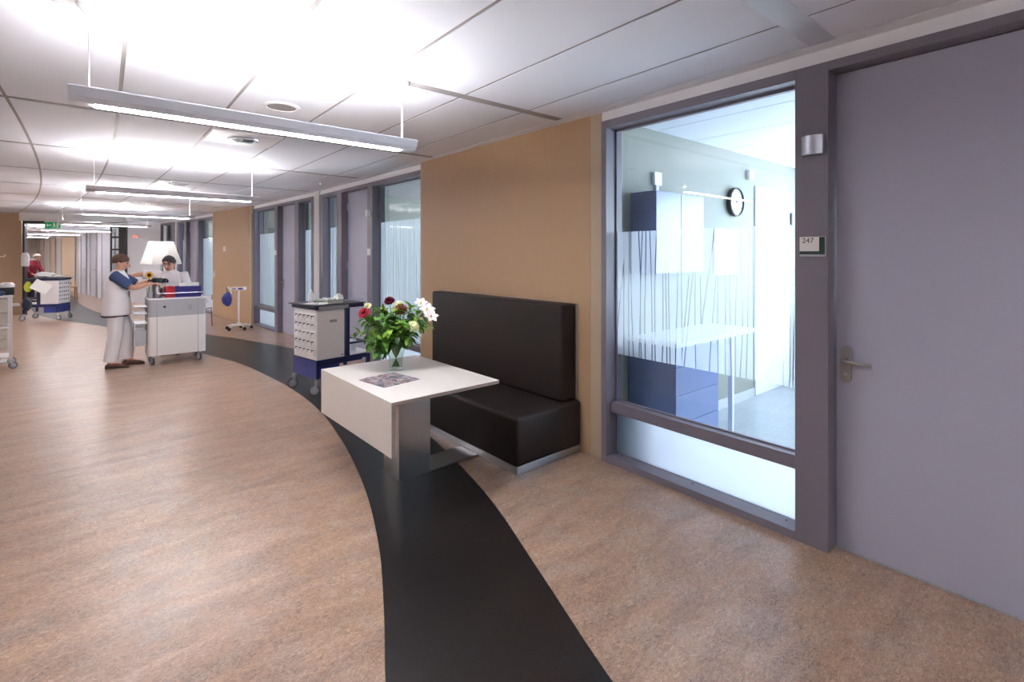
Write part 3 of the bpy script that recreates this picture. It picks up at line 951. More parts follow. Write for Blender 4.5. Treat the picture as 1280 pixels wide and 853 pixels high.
# ---------------- vase and flowers
VX, VY, VZ = 1.742, 3.53, 0.741
m, nt, out = new_nodes('vase_glass')
tr_ = nt.nodes.new('ShaderNodeBsdfTransparent'); tr_.inputs[0].default_value = (0.93, 0.96, 0.93, 1)
gl_ = nt.nodes.new('ShaderNodeBsdfGlossy'); gl_.inputs['Roughness'].default_value = 0.04
fr_ = two_sided_fresnel(nt, 1.5)
mx_ = nt.nodes.new('ShaderNodeMixShader'); nt.links.new(fr_.outputs[0], mx_.inputs[0]); nt.links.new(tr_.outputs[0], mx_.inputs[1]); nt.links.new(gl_.outputs[0], mx_.inputs[2]); nt.links.new(mx_.outputs[0], out.inputs[0])
M['vase'] = m
vase = thing('vase', 'clear fluted glass vase holding the mixed bouquet on the table', 'vase', (VX, VY, VZ))
bm = nbm()
rings = []
for (r_, h) in [(0.0, 0.004), (0.040, 0.004), (0.047, 0.0), (0.052, 0.012), (0.049, 0.05), (0.050, 0.09), (0.060, 0.14), (0.074, 0.18), (0.085, 0.205), (0.082, 0.206), (0.070, 0.18), (0.056, 0.14), (0.046, 0.09), (0.045, 0.05), (0.044, 0.022), (0.0, 0.018)]:
    rings.append([bm.verts.new(((r_ + 0.0028 * (r_ > 0.043) * math.cos(12 * 2 * PI * k / 48)) * math.cos(2 * PI * k / 48), (r_ + 0.0028 * (r_ > 0.043) * math.cos(12 * 2 * PI * k / 48)) * math.sin(2 * PI * k / 48), h)) for k in range(48)] if r_ > 0 else [bm.verts.new((0, 0, h))])
for i in range(len(rings) - 1):
    A_, B_ = rings[i], rings[i + 1]
    for k in range(48):
        if len(A_) == 1: bm.faces.new((A_[0], B_[(k + 1) % 48], B_[k]))
        elif len(B_) == 1: bm.faces.new((A_[k], A_[(k + 1) % 48], B_[0]))
        else: bm.faces.new((A_[k], A_[(k + 1) % 48], B_[(k + 1) % 48], B_[k]))
obj('vase_body', bm, M['vase'], vase, True)
bm = nbm(); lathe(bm, [(0.043, 0.024), (0.044, 0.05), (0.045, 0.09), (0.053, 0.135)], n=32); obj('water', bm, glass_mat('vase_water', (0.95, 0.97, 0.95), 0.3), vase, True)

M['leaf1'] = mat('leaf_fresh_green', (124, 164, 56), 0.45, var=0.35, vscale=30)
M['leaf2'] = mat('leaf_mid_green', (86, 132, 50), 0.45, var=0.35, vscale=30)
M['leaf3'] = mat('leaf_dark_green', (50, 84, 40), 0.45, var=0.3, vscale=30)
M['stem'] = mat('stem_green', (96, 112, 52), 0.5, var=0.2, vscale=40)
M['red_petal'] = mat('red_petal', (176, 40, 62), 0.5, var=0.25, vscale=40)
M['wine_petal'] = mat('wine_petal', (110, 28, 56), 0.5, var=0.25, vscale=40)
M['rust_petal'] = mat('rust_petal', (118, 70, 48), 0.55, var=0.3, vscale=60)
M['white_petal'] = mat('white_petal', (240, 238, 238), 0.5)
M['cream_petal'] = mat('cream_petal', (238, 238, 196), 0.5)
M['anther'] = mat('anther_yellow', (200, 160, 50), 0.6)
rl = random.Random(5)

def leaf_into(bm, base, dirv, up, length, width, curl=0.3, n=5):
    dirv = Vector(dirv).normalized(); up = Vector(up)
    side = dirv.cross(up)
    if side.length < 1e-3: side = dirv.cross(Vector((1, 0, 0)))
    side.normalize(); up = side.cross(dirv).normalized()
    base = Vector(base)
    ls, ms, rs = [], [], []
    for i in range(n + 1):
        k = i / n
        w = width * 0.5 * math.sin(PI * min(1.0, k * 0.92 + 0.06)) ** 0.8 * (1 if i < n else 0.05)
        c = base + dirv * (length * k) - up * (curl * length * k * k)
        ls.append(bm.verts.new(c - side * w + up * w * 0.35)); ms.append(bm.verts.new(c)); rs.append(bm.verts.new(c + side * w + up * w * 0.35))
    for i in range(n):
        bm.faces.new((ls[i], ms[i], ms[i + 1], ls[i + 1])); bm.faces.new((ms[i], rs[i], rs[i + 1], ms[i + 1]))

def stem_pts(az, reach, height, droop=0.0):
    """from inside the vase, crossing the neck, out to the flower head (vase-local)"""
    ca, sa = math.cos(az), math.sin(az)
    b = Vector((-ca * 0.026, -sa * 0.026, 0.03))
    n = Vector((ca * 0.040, sa * 0.040, 0.175))
    e = Vector((ca * reach, sa * reach, height))
    mid = n + (e - n) * 0.5 + Vector((0, 0, 0.03 + droop))
    return [b, (b + n) / 2, n, mid, e]

def put_stem(name, label, group, pts, r_=0.0032):
    t = thing(name, label, 'flower', (VX, VY, VZ), 0, group)
    bm = nbm(); tube(bm, [tuple(p) for p in spline([tuple(p) for p in pts], 10)], r_, 6); obj('stem', bm, M['stem'], t, True)
    return t

def leafy(az, reach, height, mk, nl, size, label, name='leafy_sprig', group='leafy green sprigs in the vase'):
    pts = stem_pts(az, reach, height)
    t = put_stem(name, label, group, pts)
    path = spline([tuple(p) for p in pts[2:]], 24)
    for i in range(nl):
        k = 0.12 + 0.88 * i / (nl - 1)
        p = Vector(path[int(k * 24)]); q = Vector(path[min(24, int(k * 24) + 1)]); pb = Vector(path[max(0, int(k * 24) - 1)])
        ax = (q - pb).normalized()
        a = i * 2.4 + rl.uniform(-0.4, 0.4)
        s1 = ax.cross(Vector((0.3, 0.2, 1))).normalized(); s2 = ax.cross(s1)
        d = (s1 * math.cos(a) + s2 * math.sin(a)) * 0.9 + ax * rl.uniform(0.2, 0.7) + Vector((0, 0, 0.1))
        bm = nbm(); leaf_into(bm, p, d, (rl.uniform(-.3, .3), rl.uniform(-.3, .3), 1), size * rl.uniform(0.75, 1.25), size * rl.uniform(0.42, 0.62), rl.uniform(0.1, 0.5))
        obj('leaf', bm, M[mk if rl.random() < 0.75 else rl.choice(['leaf1', 'leaf2', 'leaf3'])], t, True)
    return t

def bloom(t, c, axis, m, rad, layers, cup, slim=0.8, count=5):
    """petals in layers: inner ones upright, outer ones spread flat"""
    axis = Vector(axis).normalized()
    s1 = axis.cross(Vector((0.1, 0.3, 1)))
    if s1.length < 1e-2: s1 = axis.cross(Vector((1, 0, 0)))
    s1.normalize(); s2 = axis.cross(s1)
    for L_ in range(layers):
        n = count + L_ * 2
        k_ = L_ / (layers - 1) if layers > 1 else 0.6
        ang = (1 - k_) * cup * 1.3 + k_ * 0.12
        for k in range(n):
            a = 2 * PI * k / n + L_ * 0.5
            out = s1 * math.cos(a) + s2 * math.sin(a)
            d = out * math.cos(ang) + axis * math.sin(ang)
            bm = nbm(); leaf_into(bm, Vector(c) + out * 0.004 + axis * 0.012 * (1 - k_), d, axis, rad * (0.62 + 0.38 * k_), rad * slim, 0.12, 4)
            obj('petal', bm, m, t, True)

def flower(az, reach, height, m, rad, layers, cup, name, label, group, anther=False, leaves=3, slim=0.8, count=5):
    pts = stem_pts(az, reach, height)
    t = put_stem(name, label, group, pts)
    e = pts[-1]
    ax = (pts[-1] - pts[-2]).normalized() * 0.6 + Vector((math.cos(TO), math.sin(TO), 0)) * 0.8 + Vector((0, 0, 0.45))
    bloom(t, e, ax, m, rad, layers, cup, slim, count)
    bm = nbm(); ball(bm, e + ax.normalized() * 0.012, rad * (0.1 if anther else 0.2), rad * (0.1 if anther else 0.2), rad * 0.2, 8, 6); obj('flower_centre', bm, M['anther'] if anther else m, t, True)
    path = spline([tuple(p) for p in pts[2:]], 12)
    for i in range(leaves):
        p = Vector(path[5 + i * 2]); a = rl.uniform(0, 6.28)
        bm = nbm(); leaf_into(bm, p, (math.cos(a), math.sin(a), 0.4), (0, 0, 1), 0.07, 0.03, 0.3); obj('leaf', bm, M['leaf2'], t, True)
    return t
# view directions around the vase: camera right / left / towards
RT = -TH; LT = PI - TH; TO = -TH - PI / 2; AW = PI / 2 - TH
flower(LT + 0.15, 0.235, 0.440, M['red_petal'], 0.048, 4, 0.9, 'red_flower', 'bright red double flower leaning out of the bouquet', None)
flower(LT - 0.9, 0.115, 0.520, M['wine_petal'], 0.045, 4, 0.9, 'wine_flower', 'dark wine red flower at the top of the bouquet', None)
flower(TO + 0.9, 0.06, 0.470, M['rust_petal'], 0.052, 4, 0.8, 'rust_flower', 'rust brown flower amid the bouquet', None)
flower(RT + 0.05, 0.235, 0.455, M['white_petal'], 0.078, 1, 0.7, 'white_lily', 'large white lily leaning towards the bench', None, True, 3, 0.55, 6)
flower(RT - 0.10, 0.275, 0.410, M['white_petal'], 0.068, 1, 0.7, 'white_lily', 'lower white lily leaning furthest towards the bench', None, True, 2, 0.55, 6)
flower(RT + 0.30, 0.190, 0.500, M['white_petal'], 0.066, 1, 0.7, 'white_lily', 'smaller white lily at the bouquet top towards the bench', None, True, 3, 0.55, 6)
flower(RT - 0.45, 0.165, 0.345, M['cream_petal'], 0.050, 3, 0.7, 'cream_flower', 'cream flower low in the bouquet towards the bench', None)
flower(AW, 0.10, 0.490, M['cream_petal'], 0.040, 3, 0.7, 'cream_flower', 'small cream flower behind the rust brown one', None)
flower(LT + 0.0, 0.215, 0.490, M['cream_petal'], 0.030, 3, 0.9, 'cream_bud', 'pale cream bud above the bright red flower', None)
GL = 'fresh green leafy sprig in the glass vase'
specs = [(LT + 0.25, 0.28, 0.30, 'leaf1', 12, 0.060), (LT + 0.5, 0.20, 0.22, 'leaf2', 12, 0.062), (LT - 0.2, 0.21, 0.38, 'leaf1', 12, 0.056), (LT - 0.6, 0.16, 0.45, 'leaf1', 13, 0.058),
         (TO - 0.5, 0.15, 0.24, 'leaf2', 12, 0.066), (TO - 0.2, 0.12, 0.33, 'leaf1', 13, 0.062), (TO + 0.3, 0.11, 0.28, 'leaf2', 12, 0.062), (TO + 0.6, 0.14, 0.38, 'leaf1', 13, 0.060), (TO, 0.06, 0.42, 'leaf3', 12, 0.060),
         (RT - 0.5, 0.15, 0.26, 'leaf2', 12, 0.060), (RT, 0.20, 0.34, 'leaf1', 13, 0.058), (RT + 0.2, 0.17, 0.43, 'leaf1', 14, 0.058), (RT + 0.7, 0.14, 0.40, 'leaf2', 12, 0.058), (RT - 0.15, 0.26, 0.37, 'leaf2', 10, 0.055),
         (AW + 0.3, 0.15, 0.36, 'leaf3', 12, 0.060), (AW - 0.4, 0.13, 0.46, 'leaf2', 12, 0.056), (AW + 0.9, 0.14, 0.42, 'leaf2', 12, 0.058), (LT + 0.8, 0.14, 0.16, 'leaf3', 9, 0.062), (TO - 0.9, 0.17, 0.16, 'leaf2', 9, 0.062),
         (LT - 0.3, 0.15, 0.47, 'leaf1', 10, 0.055), (LT + 0.1, 0.24, 0.40, 'leaf2', 10, 0.055), (TO + 0.2, 0.08, 0.47, 'leaf1', 10, 0.055), (RT + 0.4, 0.12, 0.49, 'leaf1', 10, 0.055), (RT - 0.3, 0.20, 0.40, 'leaf1', 10, 0.055), (TO - 0.6, 0.14, 0.42, 'leaf2', 10, 0.055)]
for (az, re_, he, mk, nl, sz) in specs:
    leafy(az, re_, he, mk, nl + 10, sz * 1.22, GL)
# ---------------- room 247 sign, wall box on the post, light switches
FX = XW
sign = thing('room_sign', 'white room number card 247 in a dark green holder on the grey post', 'sign', (FX - 0.001, 1.075, 1.675), -PI / 2)
bm = nbm(); box(bm, -0.066, 0.066, -0.010, 0.0, -0.055, 0.055, 0.002); obj('sign_holder', bm, M['alu'], sign)
bm = nbm(); box(bm, -0.0655, 0.062, -0.0115, -0.0105, -0.044, 0.052); obj('holder_face', bm, mat('sign_dark_green', (42, 62, 58), 0.25), sign)
bm = nbm(); box(bm, -0.0645, 0.034, -0.0130, -0.0118, -0.026, 0.053); card = obj('number_card', bm, M['paper'], sign)
text_mesh('number', '247', 0.040, M['black'], card, (-0.052, -0.0132, 0.020), (PI / 2, 0, 0))
def arc_box(name, label, cat, loc, rz, w=0.105, h=0.105, d=0.05):
    t = thing(name, label, cat, loc, rz)
    bm = nbm()
    N = 10
    poly = [(-w / 2, 0)] + [(-w / 2 + w * k / N, -d * 0.55 - d * 0.45 * math.sin(PI * k / N)) for k in range(N + 1)] + [(w / 2, 0)]
    prism(bm, poly, -h / 2, h / 2); obj('cover', bm, M['alu'] if cat == 'sensor' else M['white_plastic'], t, True)
    bm = nbm(); box(bm, -w / 2 - 0.002, w / 2 + 0.002, -0.006, 0.0, -h / 2 - 0.002, h / 2 + 0.002); obj('back_plate', bm, M['grey_plastic'], t)
arc_box('indicator_lamp', 'rounded silver box mounted high on the grey post above the room sign', 'sensor', (FX - 0.001, 1.072, 2.235), -PI / 2)
def on_front(A, B, q, w, z):
    e = Vector((B[0] - A[0], B[1] - A[1])).normalized(); n = Vector((-e.y, e.x))
    p = Vector(A[:2]) + e * q + n * w
    return (p.x, p.y, z), math.atan2(e.y, e.x) + PI
def small_box(name, label, cat, A, B, q, z, w, h, d, m='white_plastic'):
    loc, rz = on_front(A, B, q, 0.001, z)
    t = thing(name, label, cat, loc, rz)
    bm = nbm(); box(bm, -w / 2, w / 2, -d, 0, -h / 2, h / 2, 0.004); obj('housing', bm, M[m], t)
    bm = nbm(); box(bm, -w * 0.28, w * 0.28, -d - 0.004, -d, -h * 0.3, h * 0.3, 0.001); obj('front_cover', bm, M[m], t)
small_box('indicator_lamp', 'white box high on the post of the front behind the bench', 'sensor', A2, B2, 1.52, 2.235, 0.09, 0.10, 0.05)
small_box('room_sign', 'small pale sign on the post of the front behind the bench', 'sign', A2, B2, 1.52, 1.67, 0.11, 0.10, 0.012)
e3 = (A3[0] + dvec.x, A3[1] + dvec.y)
small_box('room_sign', 'small pale sign on the post near the rolling monitor stand', 'sign', A3, e3, -1.52, 1.67, 0.11, 0.10, 0.012)
small_box('wall_switch', 'square white switch plate on the second tan panel', 'switch', QA, QB, 1.75, 1.78, 0.13, 0.13, 0.02)
small_box('wall_socket', 'small white fitting lower on the second tan panel', 'switch', QA, QB, 2.55, 1.12, 0.05, 0.16, 0.03)

# ---------------- exit signs and red lamp near the opening
M['green'] = emit('exit_green', (8, 120, 72), 0.22)
M['pale_green'] = emit('exit_pale', (214, 240, 232), 1.2)
def exit_sign(label, x, y, z, rz, w, h, lit):
    t = thing('exit_sign', label, 'sign', (x, y, z), rz)
    bm = nbm(); box(bm, -w / 2, w / 2, -0.012, 0.012, -h / 2, h / 2, 0.003); obj('sign_panel', bm, lit, t)
    bm = nbm(); box(bm, -w / 2 - 0.01, w / 2 + 0.01, -0.02, 0.02, h / 2, h / 2 + 0.03); obj('sign_housing', bm, M['white_plastic'], t)
    for k in (-1, 1):
        bm = nbm(); tube(bm, [(k * w * 0.4, 0, h / 2 + 0.03), (k * w * 0.4, 0, HC - z)], 0.004, 6); obj('hanger', bm, M['white_plastic'], t)
    # running figure, door and arrow
    wm = M['paper'] if lit is M['green'] else M['green']
    def bit(nm, pts):
        bm = nbm()
        f = [bm.verts.new((px * w, -0.0135, pz * h)) for px, pz in pts]; g = [bm.verts.new((px * w, -0.0120, pz * h)) for px, pz in pts]
        bm.faces.new(f); bm.faces.new(list(reversed(g)))
        for i in range(len(f)):
            bm.faces.new((f[i], f[(i + 1) % len(f)], g[(i + 1) % len(f)], g[i]))
        obj(nm, bm, wm, t)
    bit('arrow', [(-0.05, -0.1), (-0.30, -0.1), (-0.30, -0.3), (-0.44, 0.0), (-0.30, 0.3), (-0.30, 0.1), (-0.05, 0.1)])
    bit('door_symbol', [(0.30, -0.4), (0.44, -0.4), (0.44, 0.4), (0.30, 0.4)])
    bit('running_figure', [(0.02, -0.35), (0.10, -0.05), (0.04, 0.12), (0.10, 0.38), (0.18, 0.38), (0.20, 0.1), (0.28, 0.02), (0.18, -0.05), (0.24, -0.35), (0.17, -0.35), (0.12, -0.15), (0.08, -0.38)])
exit_sign('green exit sign with white running figure before the dark framed opening', -1.02, 17.62, 2.40, -TH, 0.38, 0.155, M['green'])
exit_sign('pale lit exit sign hanging by the header of the dark framed opening', -0.22, 17.55, 2.47, -TH + 0.25, 0.34, 0.09, M['pale_green'])
t = thing('alarm_lamp', 'small red alarm lamp on the white end wall', 'lamp', (0.85, 21.06, 2.24), math.atan2(0.85, -1.3) + PI)
bm = nbm(); box(bm, -0.09, 0.09, -0.03, 0, -0.05, 0.05, 0.006); obj('housing', bm, M['white_plastic'], t)
bm = nbm(); ball(bm, (0.0, -0.035, 0.0), 0.05, 0.035, 0.04); obj('red_lens', bm, emit('red_lens', (230, 70, 60), 1.0), t, True)

# ---------------- room with the clock, seen through the striped window
WY = 2.66
cab = thing('drawer_cabinet', 'glossy blue drawer cabinet with white worktop below the wall cabinet', 'cabinet', (3.46, 2.195, 0.0))
CW, CD, CH = 0.66, 0.455, 0.90
bm = nbm(); box(bm, 0, CW, 0.02, CD, 0.06, CH, 0.002); obj('cabinet_body', bm, M['office_blue'], cab)
bm = nbm(); box(bm, 0.02, CW - 0.02, 0.05, CD, 0.003, 0.06); obj('plinth', bm, M['grey_plastic'], cab)
for z0, z1 in ((0.065, 0.285), (0.290, 0.51), (0.515, 0.735), (0.740, 0.895)):
    bm = nbm(); box(bm, 0.004, CW - 0.004, 0.0, 0.02, z0, z1, 0.002); d = obj('drawer_front', bm, M['office_blue'], cab)
desk = thing('desk', 'white desk top on a white leg beside the blue drawer cabinet', 'desk', (3.44, 2.17, 0))
bm = nbm(); box(bm, 0.0, 1.35, 0.0, 0.485, 0.901, 0.932, 0.002); obj('desk_top', bm, M['white_plastic'], desk)
bm = nbm(); box(bm, 0.93, 0.965, 0.03, 0.07, 0.003, 0.901, 0.002); obj('desk_leg', bm, M['white_plastic'], desk)
bm = nbm(); box(bm, 1.29, 1.33, 0.40, 0.44, 0.003, 0.901, 0.002); obj('desk_leg', bm, M['white_plastic'], desk)
wc = thing('wall_cabinet', 'glossy blue wall cabinet with two doors hung above the desk', 'cabinet', (3.50, 2.40, 1.47))
bm = nbm(); box(bm, 0, 0.74, 0.02, 0.259, 0, 0.69, 0.002); obj('cabinet_body', bm, M['office_blue'], wc)
for a, b in ((0.003, 0.368), (0.372, 0.737)):
    bm = nbm(); box(bm, a, b, 0.0, 0.019, 0.003, 0.687, 0.002); obj('cabinet_door', bm, M['office_blue'], wc)
ck = thing('wall_clock', 'round wall clock with white face and black rim', 'clock', (5.30, WY, 2.20))
bm = nbm(); lathe(bm, [(0.150, 0), (0.157, -0.02), (0.157, -0.050), (0.145, -0.054), (0.141, -0.040)], axis='y', n=36, closed=False); obj('clock_rim', bm, M['black'], ck, True)
bm = nbm(); lathe(bm, [(0.146, -0.002), (0.146, -0.036)], axis='y', n=36); face = obj('clock_face', bm, M['paper'], ck)
for k in range(12):
    a = k * PI / 6
    bm = nbm(); box(bm, -0.003, 0.003, -0.039, -0.0365, 0.108, 0.132); o = obj('hour_mark', bm, M['black'], face); o.rotation_euler = (0, a, 0)
for nm, ln, a, w in (('hour_hand', 0.075, 5.3, 0.005), ('minute_hand', 0.11, 1.3, 0.0035)):
    bm = nbm(); box(bm, -w, w, -0.043, -0.040, -0.015, ln); o = obj(nm, bm, M['black'], ck); o.rotation_euler = (0, a, 0)
text_mesh('twelve', '12', 0.03, M['black'], face, (0, -0.0375, 0.075), (PI / 2, 0, 0), 'CENTER')
t = thing('notice_sheet', 'white notice sheet pinned on the sage wall below the clock', 'notice', (5.13, WY - 0.001, 1.655))
bm = nbm(); box(bm, -0.24, 0.24, -0.010, 0, -0.24, 0.24, 0.001); obj('board', bm, M['paper'], t)
for z in (0.14, 0.06, -0.02, -0.10):
    bm = nbm(); box(bm, -0.19, 0.15, -0.0112, -0.0102, z, z + 0.02); obj('text_line', bm, M['grey_plastic'], t)
t = thing('cable_box', 'white wall box with a short cable duct above the wall cabinet', 'fitting', (3.87, WY - 0.001, 2.30))
bm = nbm(); box(bm, -0.055, 0.055, -0.03, 0, -0.045, 0.075, 0.004); obj('box_cover', bm, M['white_plastic'], t)
bm = nbm(); box(bm, -0.018, 0.018, -0.02, 0, -0.138, -0.045); obj('cable_duct', bm, M['white_plastic'], t)
t = thing('wall_sensor', 'small white sensor box high on the sage wall beside the pale door', 'sensor', (5.66, WY - 0.001, 2.53))
bm = nbm(); box(bm, -0.055, 0.055, -0.04, 0, -0.055, 0.055, 0.006); obj('cover', bm, M['white_plastic'], t)
bm = nbm(); box(bm, -0.02, 0.02, -0.044, -0.04, -0.02, 0.02, 0.002); obj('lens', bm, M['grey_plastic'], t)
DOOR[0] += 1
r = sroot('door_%d' % DOOR[0], 'bright white door in the sage wall behind the striped window', (5.80, WY, 0))
bm = nbm(); box(bm, 0.0, 0.93, -0.018, -0.001, 0.006, 2.42, 0.002); leaf = obj('door_leaf', bm, M['white'], r)
bm = nbm(); tube(bm, [(0.84, -0.018, 1.05), (0.84, -0.07, 1.05), (0.72, -0.07, 1.05)], 0.011, 8); obj('door_lever', bm, M['steel'], leaf)
bm = nbm(); box(bm, 0.955, 0.985, -0.03, -0.001, 2.0, 2.16); obj('door_closer', bm, M['dark_plastic'], r)
bm = nbm(); box(bm, 3.26, 5.79, WY - 0.012, WY - 0.0005, 0.003, 0.10); obj('baseboard_office', bm, mat('baseboard_grey', (196, 198, 200), 0.5), kind='structure', label='pale grey baseboard under the clock wall')
# ceiling tiles of that room
bm = nbm(); box(bm, 3.25, RW, -2.6, WY, HC + 0.001, HC + 0.004); oc = obj('ceiling_office', bm, M['ceil_joint'], kind='structure', label='white tiled ceiling of the room with the clock')
x = 3.26
while x < RW - 0.1:
    bm = nbm(); box(bm, x + 0.006, min(x + 0.619, RW), -2.6, WY, HC - 0.006, HC + 0.0005); obj('ceiling_tile', bm, M['ceil'], oc); x += 0.625
# ---------------- castor, shared by the trolleys
def castor(parent, x, y, ztop, r_=0.062, yaw=0.0, m_wheel='rubber'):
    c = bpy.data.objects.new('castor', None); COL.objects.link(c); c.parent = parent; c.location = (x, y, 0); c.rotation_euler = (0, 0, yaw)
    # swivel head, fork and wheel joined per part
    bm = nbm()
    lathe(bm, [(0.020, ztop - 0.03), (0.024, ztop - 0.01), (0.024, ztop)], n=12)
    for k in (-1, 1):
        pts = [(-0.012, ztop - 0.03), (0.02, ztop - 0.03), (0.042, r_ + 0.012), (0.042, r_ - 0.012), (0.022, r_ - 0.012)]
        a = [bm.verts.new((px, k * 0.020 - 0.002, pz)) for px, pz in pts]; b = [bm.verts.new((px, k * 0.020 + 0.002, pz)) for px, pz in pts]
        bm.faces.new(a); bm.faces.new(list(reversed(b)))
        for i in range(5):
            bm.faces.new((a[i], a[(i + 1) % 5], b[(i + 1) % 5], b[i]))
    box(bm, -0.012, 0.03, -0.022, 0.022, ztop - 0.036, ztop - 0.030)
    obj('castor_fork', bm, M['alu'], c, True)
    bm = nbm(); lathe(bm, [(r_ - 0.012, -0.013), (r_, -0.009), (r_, 0.009), (r_ - 0.012, 0.013)], (0.03, 0, r_), 20, 'y'); obj('castor_wheel', bm, M[m_wheel], c, True)
    bm = nbm(); lathe(bm, [(0.016, -0.0155), (r_ - 0.016, -0.0138), (r_ - 0.016, 0.0138), (0.016, 0.0155)], (0.03, 0, r_), 16, 'y'); obj('wheel_hub', bm, M['cart_grey'], c, True)
    return c

# ---------------- blue and white medicine trolleys (front at local x = 0, depth +x, width +y)
def medicine_trolley(label, loc, rz):
    t = thing('medicine_trolley', label, 'trolley', loc, rz, 'blue and white medicine trolleys')
    W, D = 0.57, 0.62
    bm = nbm(); box(bm, 0.0, 0.30, 0.02, W - 0.02, 0.185, 0.395, 0.004); obj('base_drawer', bm, M['blue'], t)
    bm = nbm(); tube(bm, [(-0.004, 0.20, 0.33), (-0.02, 0.22, 0.325), (-0.02, 0.35, 0.325), (-0.004, 0.37, 0.33)], 0.006, 6); obj('base_handle', bm, M['navy'], t)
    bm = nbm(); box(bm, 0.0, 0.60, 0.0, 0.03, 0.33, 0.40, 0.003); box(bm, 0.0, 0.60, W - 0.03, W, 0.33, 0.40, 0.003); box(bm, 0.57, 0.60, 0.03, W - 0.03, 0.33, 0.40); box(bm, 0.0, 0.57, 0.03, W - 0.03, 0.385, 0.40)
    obj('base_frame', bm, M['navy'], t)
    bm = nbm(); box(bm, 0.015, 0.36, 0.012, W - 0.012, 0.402, 0.985, 0.004); body = obj('trolley_body', bm, M['cart_white'], t)
    bm = nbm(); box(bm, 0.17, 0.26, 0.006, 0.012, 0.83, 0.862, 0.001); obj('side_label', bm, M['grey_plastic'], body)
    bm = nbm(); lathe(bm, [(0.008, 0.004), (0.008, 0.012)], (0.33, 0, 0.43), 8, 'y'); obj('side_lock', bm, M['dark_plastic'], body)
    bm = nbm(); box(bm, 0.006, 0.0145, 0.012, W - 0.012, 0.402, 0.985, 0.002); obj('front_frame', bm, M['white_plastic'], t)
    # five drawers of five tilting bins
    for i in range(5):
        z0 = 0.445 + i * 0.100
        bm = nbm(); box(bm, -0.004, 0.006, 0.03, W - 0.03, z0, z0 + 0.088, 0.003); d = obj('drawer', bm, M['white_plastic'], t)
        for k in range(5):
            y0 = 0.045 + k * 0.097
            # flat dark plate painting the pocket's shade, white tilting lip over its lower half
            bm = nbm(); box(bm, -0.0052, -0.0042, y0 + 0.012, y0 + 0.078, z0 + 0.020, z0 + 0.074); bin_shade = obj('bin', bm, M['dark_plastic'], d)
            bm = nbm()
            pts = [(y0 + 0.004, z0 + 0.012), (y0 + 0.084, z0 + 0.012), (y0 + 0.084, z0 + 0.020), (y0 + 0.055, z0 + 0.034), (y0 + 0.040, z0 + 0.062), (y0 + 0.004, z0 + 0.066)]
            a_ = [bm.verts.new((-0.005, yy, zz)) for yy, zz in pts]; b_ = [bm.verts.new((-0.016, yy, zz)) for yy, zz in pts]
            bm.faces.new(a_); bm.faces.new(list(reversed(b_)))
            for q in range(6):
                bm.faces.new((a_[q], a_[(q + 1) % 6], b_[(q + 1) % 6], b_[q]))
            obj('bin_lip', bm, M['white_plastic'], d)
    bm = nbm(); box(bm, 0.38, 0.43, 0.005, 0.05, 0.40, 1.0, 0.003); obj('side_post', bm, M['navy'], t)
    bm = nbm(); box(bm, 0.38, 0.43, W - 0.05, W - 0.005, 0.40, 1.0, 0.003); obj('side_post', bm, M['navy'], t)
    bm = nbm(); box(bm, -0.015, 0.615, -0.012, W + 0.012, 0.988, 1.03, 0.004); obj('deck_frame', bm, M['navy'], t)
    bm = nbm(); box(bm, -0.05, 0.63, -0.03, W + 0.03, 1.031, 1.045, 0.004); obj('deck', bm, mat('deck_dark', (70, 66, 78), 0.4), t)
    bm = nbm(); box(bm, 0.02, 0.40, -0.020, -0.013, 0.985, 1.028, 0.002); obj('deck_rail', bm, M['grey_plastic'], t)
    bm = nbm(); tube(bm, [(0.0, -0.028, 1.045), (0.0, -0.028, 1.085), (0.61, -0.028, 1.085), (0.61, -0.028, 1.045)], 0.005, 6); obj('gallery_rail', bm, M['alu'], t)
    # rear carrier with lower shelf
    bm = nbm(); box(bm, 0.44, 0.74, 0.03, W - 0.03, 0.40, 0.418, 0.002); obj('rear_shelf', bm, M['cart_white'], t)
    bm = nbm(); box(bm, 0.44, 0.70, 0.05, 0.09, 0.53, 0.55, 0.002); box(bm, 0.44, 0.70, W - 0.09, W - 0.05, 0.53, 0.55, 0.002); box(bm, 0.66, 0.70, 0.09, W - 0.09, 0.53, 0.55); obj('rear_bracket', bm, M['navy'], t)
    bm = nbm(); box(bm, 0.67, 0.71, 0.0, 0.04, 0.17, 0.40, 0.002); box(bm, 0.67, 0.71, W - 0.04, W, 0.17, 0.40, 0.002); box(bm, 0.60, 0.67, 0.0, 0.04, 0.35, 0.40); box(bm, 0.60, 0.67, W - 0.04, W, 0.35, 0.40); obj('rear_leg', bm, M['navy'], t)
    bm = nbm(); box(bm, 0.0, 0.03, 0.0, 0.03, 0.185, 0.33); box(bm, 0.0, 0.03, W - 0.03, W, 0.185, 0.33); obj('front_leg', bm, M['navy'], t)
    for x, y, ya in ((0.015, 0.015, 2.6), (0.015, W - 0.015, 2.9), (0.69, 0.02, 0.4), (0.69, W - 0.02, 0.2)):
        castor(t, x, y, 0.184 if x < 0.5 else 0.169, 0.062, ya)
    return t
mt1 = medicine_trolley('blue and white medicine trolley standing by the flower table', (1.90, 5.86, 0), math.radians(10))
mt2 = medicine_trolley('blue and white medicine trolley before the dark framed opening', (-0.66, 17.30, 0), math.radians(158))

